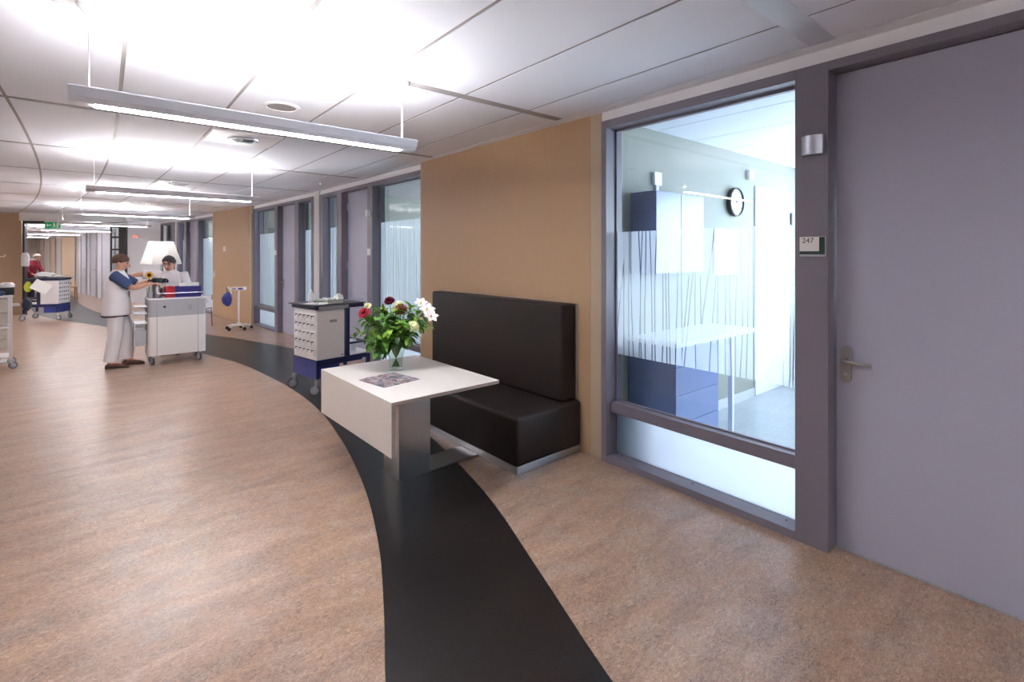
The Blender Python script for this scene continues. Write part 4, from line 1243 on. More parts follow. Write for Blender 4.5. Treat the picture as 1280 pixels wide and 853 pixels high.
def at_trolley(root, x, y, z):
    c, s = math.cos(root.rotation_euler.z), math.sin(root.rotation_euler.z)
    return (root.location.x + x * c - y * s, root.location.y + x * s + y * c, z)
def squeeze_bottle(label, loc, h=0.15, r_=0.032, m='white_plastic', capm='white_plastic'):
    t = thing('bottle', label, 'bottle', loc)
    bm = nbm(); lathe(bm, [(r_ * 0.95, 0), (r_, 0.006), (r_, h * 0.55), (r_ * 0.8, h * 0.68), (r_ * 0.4, h * 0.76), (r_ * 0.4, h * 0.8)], n=16); obj('bottle_body', bm, M[m], t, True)
    bm = nbm(); lathe(bm, [(r_ * 0.45, h * 0.8), (r_ * 0.45, h * 0.88), (r_ * 0.16, h * 0.9), (r_ * 0.12, h)], n=12); obj('cap', bm, M[capm], t, True)
    return t
def paper_sheet(label, loc, rz, w=0.21, d=0.297, tilt=0.0, name='paper_sheet', m='paper', th=0.0015):
    bm = nbm()
    N = 6
    top_, bot = [], []
    for i in range(N + 1):
        for j in (0, 1):
            z = 0.006 * math.sin(i * 1.1 + w * 9) * 0.5 + 0.003
            top_.append(bm.verts.new((-w / 2 + w * i / N, -d / 2 + d * j, z + th))); bot.append(bm.verts.new((-w / 2 + w * i / N, -d / 2 + d * j, z)))
    for i in range(N):
        bm.faces.new((top_[2 * i], top_[2 * i + 2], top_[2 * i + 3], top_[2 * i + 1])); bm.faces.new((bot[2 * i + 1], bot[2 * i + 3], bot[2 * i + 2], bot[2 * i]))
        for j in (0, 1):
            bm.faces.new((top_[2 * i + j], bot[2 * i + j], bot[2 * i + 2 + j], top_[2 * i + 2 + j]))
    bm.faces.new((top_[0], top_[1], bot[1], bot[0])); bm.faces.new((top_[-1], top_[-2], bot[-2], bot[-1]))
    o = obj(name, bm, M[m]); o.location = loc; o.rotation_euler = (tilt, 0, rz)
    return tag(o, label, 'paper')
def crumple(name, label, cat, loc, rx, ry, rz_, m, seed, amp=0.25):
    rnd = random.Random(seed)
    bm = nbm(); ball(bm, (0, 0, rz_), rx, ry, rz_, 14, 9)
    for v in bm.verts:
        k = 1 + amp * (rnd.random() - 0.5) * 2
        v.co.x *= k; v.co.y *= k
        v.co.z = max(0.0, v.co.z * (1 + amp * (rnd.random() - 0.5)))
    o = obj(name, bm, m, None, True); o.location = loc
    return tag(o, label, cat)
DK = 1.0455
squeeze_bottle('white squeeze bottle on the medicine trolley by the flower table', at_trolley(mt1, 0.12, 0.36, DK), 0.17)
crumple('tissue_wad', 'crumpled white tissue on the medicine trolley by the flower table', 'tissue', at_trolley(mt1, 0.45, 0.30, DK), 0.055, 0.05, 0.045, M['paper'], 3)
paper_sheet('loose paper list lying on the medicine trolley by the flower table', at_trolley(mt1, 0.06, 0.16, DK), 0.5)
t = thing('tray', 'shallow pale green tray on the medicine trolley by the flower table', 'tray', at_trolley(mt1, 0.27, 0.20, DK), math.radians(10))
M['pale_green_p'] = mat('pale_green_plastic', (206, 216, 196), 0.4)
bm = nbm(); box(bm, -0.10, 0.10, -0.14, 0.14, 0.0, 0.006); obj('tray_base', bm, M['pale_green_p'], t)
bm = nbm(); box(bm, -0.10, -0.094, -0.14, 0.14, 0.006, 0.045); box(bm, 0.094, 0.10, -0.14, 0.14, 0.006, 0.045); box(bm, -0.094, 0.094, -0.14, -0.134, 0.006, 0.045); box(bm, -0.094, 0.094, 0.134, 0.14, 0.006, 0.045); obj('tray_rim', bm, M['pale_green_p'], t)
def cup(label, loc, r_=0.028, h=0.05, m='white_plastic', group=None):
    t = thing('medicine_cup', label, 'cup', loc, 0, group)
    bm = nbm(); lathe(bm, [(r_ * 0.75, 0), (r_, h), (r_ * 0.93, h), (r_ * 0.7, 0.004)], n=16, closed=False); obj('cup_wall', bm, M[m], t, True)
    bm = nbm(); lathe(bm, [(r_ * 0.75, 0), (r_ * 0.74, 0.004)], n=16); obj('cup_base', bm, M[m], t)
for k, (a, b) in enumerate(((-0.05, -0.08), (0.02, -0.07), (-0.04, 0.0), (0.035, 0.02), (-0.02, 0.08))):
    q = at_trolley(mt1, 0.27 + a, 0.20 + b, DK + 0.0065)
    cup('small white medicine cup standing in the pale green tray', q, group='medicine cups in the tray')
t = thing('pump_dispenser', 'white pump dispenser on the rear shelf of the medicine trolley', 'dispenser', at_trolley(mt1, 0.56, 0.16, 0.4185))
bm = nbm(); box(bm, -0.035, 0.035, -0.045, 0.045, 0.0, 0.15, 0.01); obj('bottle_body', bm, M['white_plastic'], t, True)
bm = nbm(); tube(bm, [(0, 0, 0.15), (0, 0, 0.19), (-0.01, 0, 0.2), (-0.05, 0, 0.195)], 0.008, 8); obj('pump', bm, M['grey_plastic'], t)
# on and at the far trolley
crumple('linen_bundle', 'loose white linen bundle on the medicine trolley before the opening', 'linen', at_trolley(mt2, 0.40, 0.28, DK), 0.19, 0.22, 0.07, M['paper'], 9, 0.34)
crumple('linen_bundle', 'small folded white cloth at the front of the far medicine trolley', 'linen', at_trolley(mt2, 0.12, 0.28, DK), 0.11, 0.18, 0.03, M['paper'], 12, 0.15)
o = paper_sheet('tilted white information sheet hung on the side of the far medicine trolley', at_trolley(mt2, 0.30, 0.65, 0.84), math.radians(158), 0.36, 0.26, math.radians(-80)); o.rotation_euler = (math.radians(-78), math.radians(-30), math.radians(158))
M['lime'] = mat('lime_plastic', (206, 218, 60), 0.45)
crumple('waste_bag', 'lime yellow bag at the back of the far medicine trolley', 'bag', at_trolley(mt2, 0.66, 0.45, 0.70), 0.075, 0.085, 0.13, M['lime'], 15, 0.10)

# ---------------- white supply trolley (front at local y = 0 facing the camera)
st = thing('supply_trolley', 'tall white supply trolley with grey upper band and open side shelves', 'trolley', (0.50, 8.93, 0), math.radians(1.5))
W, D = 0.73, 0.50
def rounded_rect(x0, x1, y0, y1, r_, n=6):
    pts = []
    for cx_, cy_, a0 in ((x1 - r_, y0 + r_, -PI / 2), (x1 - r_, y1 - r_, 0), (x0 + r_, y1 - r_, PI / 2), (x0 + r_, y0 + r_, PI)):
        pts += [(cx_ + r_ * math.cos(a0 + PI / 2 * k / n), cy_ + r_ * math.sin(a0 + PI / 2 * k / n)) for k in range(n + 1)]
    return pts
bm = nbm(); prism(bm, rounded_rect(0, W, 0, D, 0.05), 0.145, 0.715); obj('trolley_body', bm, M['cart_white'], st, True)
bm = nbm(); prism(bm, rounded_rect(0, W, 0, D, 0.05), 0.716, 0.965); obj('upper_band', bm, M['cart_grey'], st, True)
bm = nbm(); prism(bm, rounded_rect(-0.005, W + 0.005, -0.005, D + 0.005, 0.05), 0.966, 0.985); obj('deck', bm, M['white_plastic'], st, True)
bm = nbm(); box(bm, 0.11, W - 0.11, -0.006, -0.0005, 0.15, 0.712, 0.002); obj('front_door', bm, M['cart_white'], st)
bm = nbm(); box(bm, 0.11, W - 0.11, -0.006, -0.0005, 0.722, 0.955, 0.002); ud = obj('front_drawer', bm, M['cart_grey'], st)
bm = nbm(); lathe(bm, [(0.016, -0.022), (0.018, -0.006)], (0.20, 0, 0.86), 12, 'y'); obj('drawer_lock', bm, M['dark_plastic'], ud)
bm = nbm(); box(bm, 0.50, 0.545, -0.03, -0.006, 0.80, 0.88, 0.006); obj('label_clip', bm, M['grey_plastic'], ud)
for x in (0.108, W - 0.108):
    bm = nbm(); box(bm, x - 0.003, x + 0.003, -0.007, 0.0, 0.15, 0.96); obj('edge_trim', bm, M['grey_plastic'], st)
bm = nbm()
for y in (0.03, D - 0.03):
    tube(bm, [(0.11, y, 0.985), (0.11, y, 1.055), (W - 0.03, y, 1.055), (W - 0.03, y, 0.985)], 0.007, 8)
obj('deck_rail', bm, M['alu'], st)
for x, y in ((0.07, 0.06), (W - 0.07, 0.06), (0.07, D - 0.06), (W - 0.07, D - 0.06)):
    castor(st, x, y, 0.145, 0.066, 1.8)
for z, dp in ((0.86, 0.0), (0.76, 0.0), (0.62, 0.0), (0.30, 0.0)):
    bm = nbm(); box(bm, -0.15, 0.0, 0.05, 0.42, z, z + 0.012, 0.002); obj('side_shelf', bm, M['alu'], st)
bm = nbm()
for y in (0.055, 0.415):
    box(bm, -0.155, -0.145, y - 0.006, y + 0.006, 0.24, 0.66)
obj('side_upright', bm, M['white_plastic'], st)
bm = nbm(); box(bm, -0.142, -0.01, 0.06, 0.40, 0.313, 0.53, 0.006); obj('side_drawer', bm, M['cart_grey'], st)
bm = nbm(); box(bm, W + 0.002, W + 0.08, 0.06, 0.36, 0.80, 1.0, 0.01); obj('side_bin', bm, M['white_plastic'], st)
bm = nbm(); tube(bm, [(W - 0.02, -0.008, 0.96), (W + 0.02, -0.02, 0.90), (W - 0.04, -0.02, 0.86), (W - 0.02, -0.008, 0.82)], 0.004, 6); obj('cord', bm, M['grey_plastic'], st)
SD = 0.9855
# steel pump flask
t = thing('pump_flask', 'steel pump flask with black lid on the white supply trolley', 'flask', (0.62, 9.10, SD))
bm = nbm(); lathe(bm, [(0.055, 0), (0.062, 0.006), (0.062, 0.215), (0.050, 0.235)], n=24); obj('flask_body', bm, M['steel'], t, True)
bm = nbm(); lathe(bm, [(0.050, 0.236), (0.066, 0.240), (0.070, 0.275), (0.055, 0.300), (0.02, 0.306)], n=24); obj('lid', bm, M['dark_plastic'], t, True)
bm = nbm(); tube(bm, [(0.05, 0, 0.27), (0.11, -0.01, 0.275), (0.13, -0.01, 0.255), (0.13, -0.01, 0.22)], [0.02, 0.018, 0.015, 0.010], 8); obj('spout', bm, M['dark_plastic'], t, True)
bm = nbm(); tube(bm, [(-0.055, 0, 0.25), (-0.10, 0, 0.27), (-0.11, 0, 0.24)], [0.012, 0.012, 0.010], 8); obj('carry_handle', bm, M['dark_plastic'], t, True)
t = thing('pump_flask', 'second steel flask with black lid behind the first', 'flask', (0.70, 9.26, SD))
bm = nbm(); lathe(bm, [(0.055, 0), (0.060, 0.006), (0.060, 0.20), (0.048, 0.22)], n=24); obj('flask_body', bm, M['steel'], t, True)
bm = nbm(); lathe(bm, [(0.048, 0.221), (0.064, 0.226), (0.066, 0.262), (0.03, 0.285)], n=24); obj('lid', bm, M['dark_plastic'], t, True)
def storage_bin(label, loc, w, d, h, m, rz=0.0):
    t = thing('storage_bin', label, 'bin', loc, rz)
    bm = nbm(); box(bm, -w / 2, w / 2, -d / 2, d / 2, 0, 0.006); obj('bin_base', bm, m, t)
    for nm, a in (('bin_front', (-w / 2, w / 2, -d / 2, -d / 2 + 0.006)), ('bin_back', (-w / 2, w / 2, d / 2 - 0.006, d / 2)), ('bin_side', (-w / 2, -w / 2 + 0.006, -d / 2 + 0.006, d / 2 - 0.006)), ('bin_side', (w / 2 - 0.006, w / 2, -d / 2 + 0.006, d / 2 - 0.006))):
        bm = nbm(); box(bm, *a, 0.006, h); obj(nm, bm, m, t)
    bm = nbm(); box(bm, -w / 2 - 0.006, w / 2 + 0.006, -d / 2 - 0.006, -d / 2, h - 0.012, h); obj('bin_lip', bm, m, t)
    return t
M['red_p'] = mat('red_plastic', (178, 28, 44), 0.4)
M['purple_p'] = mat('blue_violet_plastic', (52, 48, 120), 0.4)
storage_bin('red storage bin beside the steel flask on the supply trolley', (0.775, 9.10, SD), 0.11, 0.18, 0.165, M['red_p'], 0.03)
storage_bin('blue violet storage bin next to the red bin on the supply trolley', (1.005, 9.10, SD), 0.33, 0.18, 0.165, M['purple_p'], 0.03)
o = paper_sheet('stack of white folders standing in the blue violet bin', (1.03, 9.14, SD + 0.0075), 0, 0.26, 0.20, 0); o.rotation_euler = (math.radians(80), 0, 0.05); o.location = (1.03, 9.13, SD + 0.115)
squeeze_bottle('slim dark topped bottle behind the blue violet bin', (1.14, 9.30, SD), 0.22, 0.025, 'white_plastic', 'navy')
cup('small clear cup on the supply trolley before the steel flask', (0.535, 9.04, SD), 0.035, 0.09, 'cart_grey')
# sunflower in a slim glass
t = thing('sunflower', 'single yellow sunflower standing on the supply trolley', 'flower', (0.535, 9.30, SD))
M['yellow_petal'] = mat('yellow_petal', (232, 176, 40), 0.5, var=0.15, vscale=40)
bm = nbm(); tube(bm, [(0, 0, 0.006), (0.0, -0.005, 0.15), (0.005, -0.015, 0.27), (0.0, -0.03, 0.33)], 0.006, 8); obj('stem', bm, M['stem'], t, True)
hc = Vector((0.0, -0.045, 0.335)); ax = Vector((-0.12, -0.95, 0.15)).normalized()
s1 = ax.cross(Vector((0, 0, 1))).normalized(); s2 = ax.cross(s1)
for k in range(16):
    a = 2 * PI * k / 16
    dv = (s1 * math.cos(a) + s2 * math.sin(a)) + ax * 0.2
    bm = nbm(); leaf_into(bm, hc + dv * 0.020, dv, ax, 0.036, 0.018, 0.1, 4); obj('petal', bm, M['yellow_petal'], t, True)
bm = nbm(); ball(bm, hc + ax * 0.006, 0.026, 0.016, 0.026); obj('flower_centre', bm, mat('sunflower_brown', (66, 42, 24), 0.8), t, True)
for a in (0.3, 2.8):
    bm = nbm(); leaf_into(bm, (0, -0.005, 0.18), (math.cos(a), math.sin(a) * 0.4, 0.5), (0, 0, 1), 0.09, 0.05, 0.4); obj('leaf', bm, M['leaf2'], t, True)
t = thing('flower_glass', 'slim clear glass holding the sunflower on the supply trolley', 'vase', (0.535, 9.30, SD))
bm = nbm(); lathe(bm, [(0.03, 0.0), (0.034, 0.15), (0.031, 0.15), (0.028, 0.005)], n=20, closed=False); obj('glass_wall', bm, M['vase'], t, True)
bm = nbm(); lathe(bm, [(0.03, 0.0), (0.03, 0.005)], n=20); obj('glass_base', bm, M['vase'], t)

# ---------------- floor lamp with large white shade behind the supply trolley
fl = thing('floor_lamp', 'floor lamp with a large white conical shade behind the supply trolley', 'lamp', (0.84, 11.35, 0))
bm = nbm(); lathe(bm, [(0.17, 0), (0.17, 0.015), (0.02, 0.03)], n=28); obj('base', bm, M['alu'], fl, True)
bm = nbm(); tube(bm, [(0, 0, 0.028), (0, 0, 1.75)], 0.013, 10); obj('pole', bm, M['alu'], fl, True)
m, nt, out = new_nodes('lamp_shade_cloth')
dd = nt.nodes.new('ShaderNodeBsdfDiffuse'); dd.inputs[0].default_value = (0.82, 0.80, 0.78, 1)
tt = nt.nodes.new('ShaderNodeBsdfTranslucent'); tt.inputs[0].default_value = (0.85, 0.82, 0.78, 1)
mm = nt.nodes.new('ShaderNodeMixShader'); mm.inputs[0].default_value = 0.4
nt.links.new(dd.outputs[0], mm.inputs[1]); nt.links.new(tt.outputs[0], mm.inputs[2]); nt.links.new(mm.outputs[0], out.inputs[0])
bm = nbm(); lathe(bm, [(0.345, 1.455), (0.205, 1.875), (0.202, 1.875), (0.341, 1.457)], n=8, closed=False); sh = obj('lamp_shade', bm, m, fl); sh.rotation_euler = (0, 0, 0.3)
bm = nbm()
for k in range(3):
    a = k * 2 * PI / 3
    tube(bm, [(0, 0, 1.75), (0.2 * math.cos(a), 0.2 * math.sin(a), 1.868)], 0.003, 5)
obj('shade_ring', bm, M['alu'], fl)
bm = nbm(); ball(bm, (0, 0, 1.68), 0.04, 0.04, 0.06); obj('bulb', bm, emit('bulb_glow', (255, 240, 220), 4.0), fl, True)

# ---------------- rolling vital signs monitor stand before the second tan panel
ms = thing('monitor_stand', 'white rolling stand with blue cuff and small monitor by the second tan panel', 'stand', (2.28, 12.15, 0), math.radians(-25))
for k in range(5):
    a = 2 * PI * k / 5 + 0.4
    lg = nbm(); tube(lg, [(0.03 * math.cos(a), 0.03 * math.sin(a), 0.10), (0.14 * math.cos(a), 0.14 * math.sin(a), 0.105), (0.25 * math.cos(a), 0.25 * math.sin(a), 0.075)], [0.022, 0.018, 0.014], 8); l_ = obj('leg', lg, M['white_plastic'], ms, True)
    bm = nbm(); lathe(bm, [(0.030, -0.018), (0.034, -0.010), (0.034, 0.010), (0.030, 0.018)], (0.25 * math.cos(a), 0.25 * math.sin(a), 0.034), 12, 'y'); obj('castor_wheel', bm, M['dark_plastic'], l_, True)
    bm = nbm(); box(bm, 0.25 * math.cos(a) - 0.012, 0.25 * math.cos(a) + 0.012, 0.25 * math.sin(a) - 0.022, 0.25 * math.sin(a) + 0.022, 0.05, 0.078, 0.004); obj('castor_cover', bm, M['dark_plastic'], l_)
bm = nbm(); lathe(bm, [(0.055, 0.085), (0.05, 0.13), (0.025, 0.16)], n=16); obj('hub', bm, M['white_plastic'], ms, True)
bm = nbm(); tube(bm, [(0, 0, 0.15), (0, 0, 0.86)], 0.019, 12); obj('pole', bm, M['white_plastic'], ms, True)
bm = nbm(); box(bm, -0.14, 0.14, -0.10, 0.06, 0.86, 0.925, 0.015); mon = obj('monitor', bm, M['white_plastic'], ms, True)
bm = nbm(); box(bm, 0.01, 0.10, -0.104, -0.100, 0.873, 0.912); obj('screen', bm, mat('screen_violet', (96, 84, 170), 0.2), mon)
bm = nbm(); box(bm, -0.11, -0.03, -0.104, -0.100, 0.873, 0.912); obj('keypad', bm, M['grey_plastic'], mon)
bm = nbm(); tube(bm, [(-0.14, -0.02, 0.89), (-0.22, -0.05, 0.93), (-0.23, -0.05, 0.88), (-0.20, -0.05, 0.80)], 0.008, 6); obj('hose', bm, M['dark_plastic'], ms, True)
bm = nbm(); loft(bm, [(-0.20, -0.06, 0.52, 0.03, 0.02), (-0.215, -0.06, 0.58, 0.085, 0.035), (-0.22, -0.06, 0.68, 0.105, 0.045), (-0.21, -0.06, 0.77, 0.075, 0.035), (-0.20, -0.05, 0.82, 0.03, 0.02)], n=12); obj('pressure_cuff', bm, M['blue'], ms, True)
bm = nbm(); tube(bm, [(-0.20, -0.05, 0.94), (-0.15, -0.05, 0.86), (-0.13, -0.05, 0.78)], [0.02, 0.022, 0.015], 8); obj('probe_holder', bm, M['cart_white'], ms, True)

# ---------------- white drawer trolley with equipment
lt = thing('drawer_trolley', 'white framed trolley with pale patterned drawers carrying monitoring equipment', 'trolley', (-1.02, 10.02, 0), math.radians(8))
W, D = 0.62, 0.45      # local x runs to -W
for x, y in ((0, 0), (-W, 0), (0, D), (-W, D)):
    bm = nbm(); box(bm, x - 0.018, x + 0.018, y - 0.018, y + 0.018, 0.13, 1.02, 0.003); obj('frame_post', bm, M['white_plastic'], lt)
for z in (0.15, 0.58):
    bm = nbm(); box(bm, -W, 0, 0, D, z, z + 0.025, 0.003); obj('frame_shelf', bm, M['white_plastic'], lt)
bm = nbm(); box(bm, -W - 0.025, 0.025, -0.025, D + 0.025, 1.02, 1.045, 0.004); obj('deck', bm, M['white_plastic'], lt)
M['drawer_p'] = mat('patterned_drawer', (214, 210, 200), 0.4, var=0.12, vscale=9)
for z0, z1 in ((0.28, 0.42), (0.43, 0.57), (0.63, 0.80), (0.81, 0.99)):
    for a, b in ((-0.31, -0.03), (-0.60, -0.32)):
        bm = nbm(); box(bm, a, b, -0.012, D - 0.05, z0, z1, 0.004); d = obj('drawer', bm, M['drawer_p'], lt)
        bm = nbm(); tube(bm, [(a + 0.09, -0.012, z1 - 0.04), (a + 0.09, -0.03, z1 - 0.045), (b - 0.09, -0.03, z1 - 0.045), (b - 0.09, -0.012, z1 - 0.04)], 0.004, 6); obj('pull', bm, M['grey_plastic'], d)
bm = nbm(); tube(bm, [(0.02, 0.05, 0.90), (0.09, 0.05, 0.90), (0.09, 0.38, 0.90), (0.02, 0.38, 0.90)], 0.008, 8); obj('push_handle', bm, M['white_plastic'], lt)
for x, y in ((-0.005, 0.0), (-W, 0.0), (0, D), (-W, D)):
    castor(lt, x, y, 0.13, 0.05, 0.3)
def at_lt(x, y, z):
    return at_trolley(lt, x, y, z)
TD_ = 1.0455
t = thing('vital_monitor', 'dark monitoring unit with white hood on the drawer trolley', 'monitor', at_lt(-0.03, 0.22, TD_), math.radians(8))
bm = nbm(); box(bm, -0.075, 0.075, -0.08, 0.08, 0.0, 0.11, 0.012); obj('housing', bm, M['dark_plastic'], t, True)
bm = nbm(); loft(bm, [(0, 0, 0.111, 0.08, 0.085), (0, 0, 0.15, 0.085, 0.085), (0, 0, 0.18, 0.055, 0.06)], n=16); obj('hood', bm, M['white_plastic'], t, True)
crumple('equipment_bag', 'dark blue equipment bag hanging on the push handle of the drawer trolley', 'bag', at_lt(0.17, 0.10, 0.80), 0.055, 0.08, 0.10, mat('bag_slate', (54, 62, 84), 0.6), 21, 0.15)
t = thing('drip_pole', 'slim white drip pole with cross hooks behind the drawer trolley', 'pole', at_lt(-0.10, 0.70, 0))
bm = nbm(); lathe(bm, [(0.16, 0), (0.16, 0.02), (0.02, 0.04)], n=20); obj('foot', bm, M['cart_grey'], t, True)
bm = nbm(); tube(bm, [(0, 0, 0.04), (0, 0, 1.60)], 0.011, 8); obj('pole', bm, M['white_plastic'], t, True)
bm = nbm(); tube(bm, [(-0.07, 0, 1.63), (-0.06, 0, 1.60), (0.06, 0, 1.60), (0.07, 0, 1.63)], 0.007, 6); obj('hook_bar', bm, M['white_plastic'], t, True)
squeeze_bottle('clear white spray bottle on the drawer trolley beside the dark unit', at_lt(-0.17, 0.10, TD_), 0.22, 0.035, 'cart_grey', 'white_plastic')
M['teal'] = mat('teal_plastic', (20, 92, 92), 0.45)
t = thing('supply_box', 'teal topped carton at the far side of the drawer trolley deck', 'box', at_lt(-0.40, 0.30, TD_), math.radians(8))
bm = nbm(); box(bm, -0.08, 0.08, -0.09, 0.09, 0, 0.50, 0.004); obj('carton', bm, mat('carton_pale', (206, 224, 222), 0.5), t)
bm = nbm(); box(bm, -0.082, 0.082, -0.092, 0.092, 0.501, 0.62, 0.004); obj('lid', bm, M['teal'], t)
for k, (x, y, lb) in enumerate(((-0.10, 0.05, 'low dark blue pouch lying before the spray bottle'), (-0.22, 0.04, 'second dark blue pouch lying on the drawer trolley edge'))):
    crumple('pouch', lb, 'pouch', at_lt(x, y, TD_), 0.05, 0.04, 0.035, mat('pouch_blue', (52, 70, 110), 0.5), 30 + k, 0.15)

# ---------------- white dispenser at the edge of the opening
t = thing('wall_dispenser', 'white rounded dispenser fixed at the edge of the tan end wall', 'dispenser', (-1.60, 18.40, 1.50), -TH)
bm = nbm(); loft(bm, [(0, 0, -0.18, 0.07, 0.06), (0, 0, -0.15, 0.09, 0.075), (0, 0, 0.10, 0.09, 0.075), (0, 0, 0.17, 0.06, 0.05), (0, 0, 0.185, 0.03, 0.025)], n=18); obj('cover', bm, M['white_plastic'], t, True)
bm = nbm(); tube(bm, [(0, 0.05, 0.0), (-0.03, 0.20, 0.0), (-0.08, 0.36, 0.0)], 0.02, 8); obj('bracket', bm, M['grey_plastic'], t)
# ---------------- chairs
def chair(label, loc, rz, m_fr, m_seat, wood=False):
    t = thing('chair', label, 'chair', loc, rz)
    for x, y in ((-0.2, -0.2), (0.2, -0.2)):
        bm = nbm(); tube(bm, [(x * 1.08, y * 1.08, 0.0), (x, y, 0.44)], 0.016 if wood else 0.011, 8); obj('leg', bm, m_fr, t)
    for x in (-0.2, 0.2):
        bm = nbm(); tube(bm, [(x * 1.08, 0.25, 0.0), (x, 0.2, 0.44), (x, 0.24, 0.85)], 0.016 if wood else 0.011, 8); obj('leg', bm, m_fr, t)
    bm = nbm(); box(bm, -0.23, 0.23, -0.23, 0.2, 0.441, 0.475, 0.012); obj('seat', bm, m_seat, t, True)
    bm = nbm(); box(bm, -0.21, 0.21, 0.215, 0.245, 0.58, 0.86, 0.010); obj('backrest', bm, m_seat, t, True)
    bm = nbm(); tube(bm, [(-0.2, -0.2, 0.425), (0.2, -0.2, 0.425)], 0.01, 6); tube(bm, [(-0.2, 0.2, 0.425), (0.2, 0.2, 0.425)], 0.01, 6); obj('seat_frame', bm, m_fr, t)
    return t
chair('red framed chair by the glass front past the second tan panel', (1.62, 13.0, 0.0), math.radians(60), mat('red_metal', (168, 62, 58), 0.4), M['cart_white'])
chair('wooden armchair against the wall beyond the dark framed opening', (-0.98, 24.2, 0.0), math.radians(100), mat('chair_wood', (146, 104, 70), 0.5), mat('chair_cushion', (168, 132, 100), 0.7), True)
crumple('shoulder_bag', 'dark bag standing on the wooden armchair', 'bag', (-1.05, 24.15, 0.476), 0.14, 0.12, 0.12, mat('bag_dark', (46, 42, 44), 0.7), 44, 0.15)
# ================================================================== PEOPLE
M['skin'] = mat('skin_light', (214, 162, 136), 0.5, var=0.04, vscale=30)
M['hair_brown'] = mat('hair_brown', (92, 66, 52), 0.6, var=0.25, vscale=60, stretch=(1, 1, 0.2))
M['hair_dark'] = mat('hair_dark_grey', (70, 62, 62), 0.6, var=0.25, vscale=60, stretch=(1, 1, 0.2))
M['hair_grey'] = mat('hair_grey', (150, 134, 124), 0.6, var=0.2, vscale=60)
M['uniform'] = mat('white_uniform_cotton', (240, 237, 241), 0.75, var=0.02, vscale=14, bump=0.25, bscale=18)
M['navy_cloth'] = mat('navy_cloth', (60, 74, 116), 0.75, var=0.06, vscale=20)
M['red_cloth'] = mat('dark_red_cloth', (128, 26, 46), 0.75, var=0.06, vscale=20)
M['dark_cloth'] = mat('dark_trousers', (34, 36, 48), 0.75, var=0.05, vscale=20)
M['clog'] = mat('brown_clog', (88, 60, 50), 0.5)
M['eye'] = mat('eye_dark', (40, 30, 28), 0.2)
M['lip'] = mat('lip', (176, 96, 92), 0.5)

def V(*a):
    return Vector(a)

def skin_body(name, parent, nodes, edges, root, m, sub=2):
    """one continuous body grown from a joint graph with a radius at every joint"""
    keys = list(nodes)
    idx = {k: i for i, k in enumerate(keys)}
    me = bpy.data.meshes.new(name)
    me.from_pydata([tuple(nodes[k][0]) for k in keys], [(idx[a], idx[b]) for a, b in edges], [])
    o = bpy.data.objects.new(name + '_tmp', me)
    COL.objects.link(o)
    md = o.modifiers.new('skin', 'SKIN')
    md.use_smooth_shade = True
    md.branch_smoothing = 0.4
    sv = me.skin_vertices[0].data if me.skin_vertices else None
    if sv is None:
        bm = bmesh.new(); bm.from_mesh(me); bm.verts.layers.skin.verify(); bm.to_mesh(me); bm.free()
        sv = me.skin_vertices[0].data
    for k in keys:
        r_ = nodes[k][1]
        sv[idx[k]].radius = (r_, r_) if not isinstance(r_, tuple) else r_
        sv[idx[k]].use_root = (k == root)
    ss = o.modifiers.new('sub', 'SUBSURF'); ss.levels = sub; ss.render_levels = sub
    dg = bpy.context.evaluated_depsgraph_get()
    nm = bpy.data.meshes.new_from_object(o.evaluated_get(dg))
    bpy.data.objects.remove(o)
    nm.materials.clear(); nm.materials.append(m)
    nm.polygons.foreach_set('use_smooth', [True] * len(nm.polygons))
    b = bpy.data.objects.new(name, nm)
    COL.objects.link(b); b.parent = parent
    return b

def hand_nodes(nodes, edges, sd, wrist, direction, palm_up, spread=1.0, curl=0.35):
    """palm plus five unequal, bent fingers; thumb leaves the side near the base"""
    d = Vector(direction).normalized()
    n = Vector(palm_up); n = (n - d * n.dot(d)).normalized()      # back-of-hand normal
    s = d.cross(n).normalized()                                    # towards the thumb side
    if sd == 'R':
        s = -s
    pa, pb = wrist + d * 0.035, wrist + d * 0.085
    nodes['palm1' + sd] = (pa, (0.030, 0.018)); nodes['palm2' + sd] = (pb, (0.034, 0.016))
    edges += [('wrist' + sd, 'palm1' + sd), ('palm1' + sd, 'palm2' + sd)]
    for i, (off, ln) in enumerate(((0.030, 0.070), (0.010, 0.080), (-0.011, 0.074), (-0.031, 0.058))):
        k0 = 'f%da%s' % (i, sd); k1 = 'f%db%s' % (i, sd); k2 = 'f%dc%s' % (i, sd)
        b = pb + s * off + d * 0.012
        nodes[k0] = (b, 0.0095)
        nodes[k1] = (b + d * ln * 0.5 * math.cos(curl) - n * ln * 0.5 * math.sin(curl) + s * off * 0.15 * spread, 0.0088)
        nodes[k2] = (b + d * ln * (0.5 * math.cos(curl) + 0.5 * math.cos(curl * 2.2)) - n * ln * (0.5 * math.sin(curl) + 0.5 * math.sin(curl * 2.2)) + s * off * 0.25 * spread, 0.0075)
        edges += [('palm2' + sd, k0), (k0, k1), (k1, k2)]
    nodes['ta' + sd] = (pa + s * 0.040 + d * 0.012, 0.0115)
    nodes['tb' + sd] = (pa + s * 0.060 + d * 0.045 - n * 0.010, 0.0105)
    nodes['tc' + sd] = (pa + s * 0.062 + d * 0.072 - n * 0.020, 0.0085)
    edges += [('palm1' + sd, 'ta' + sd), ('ta' + sd, 'tb' + sd), ('tb' + sd, 'tc' + sd)]

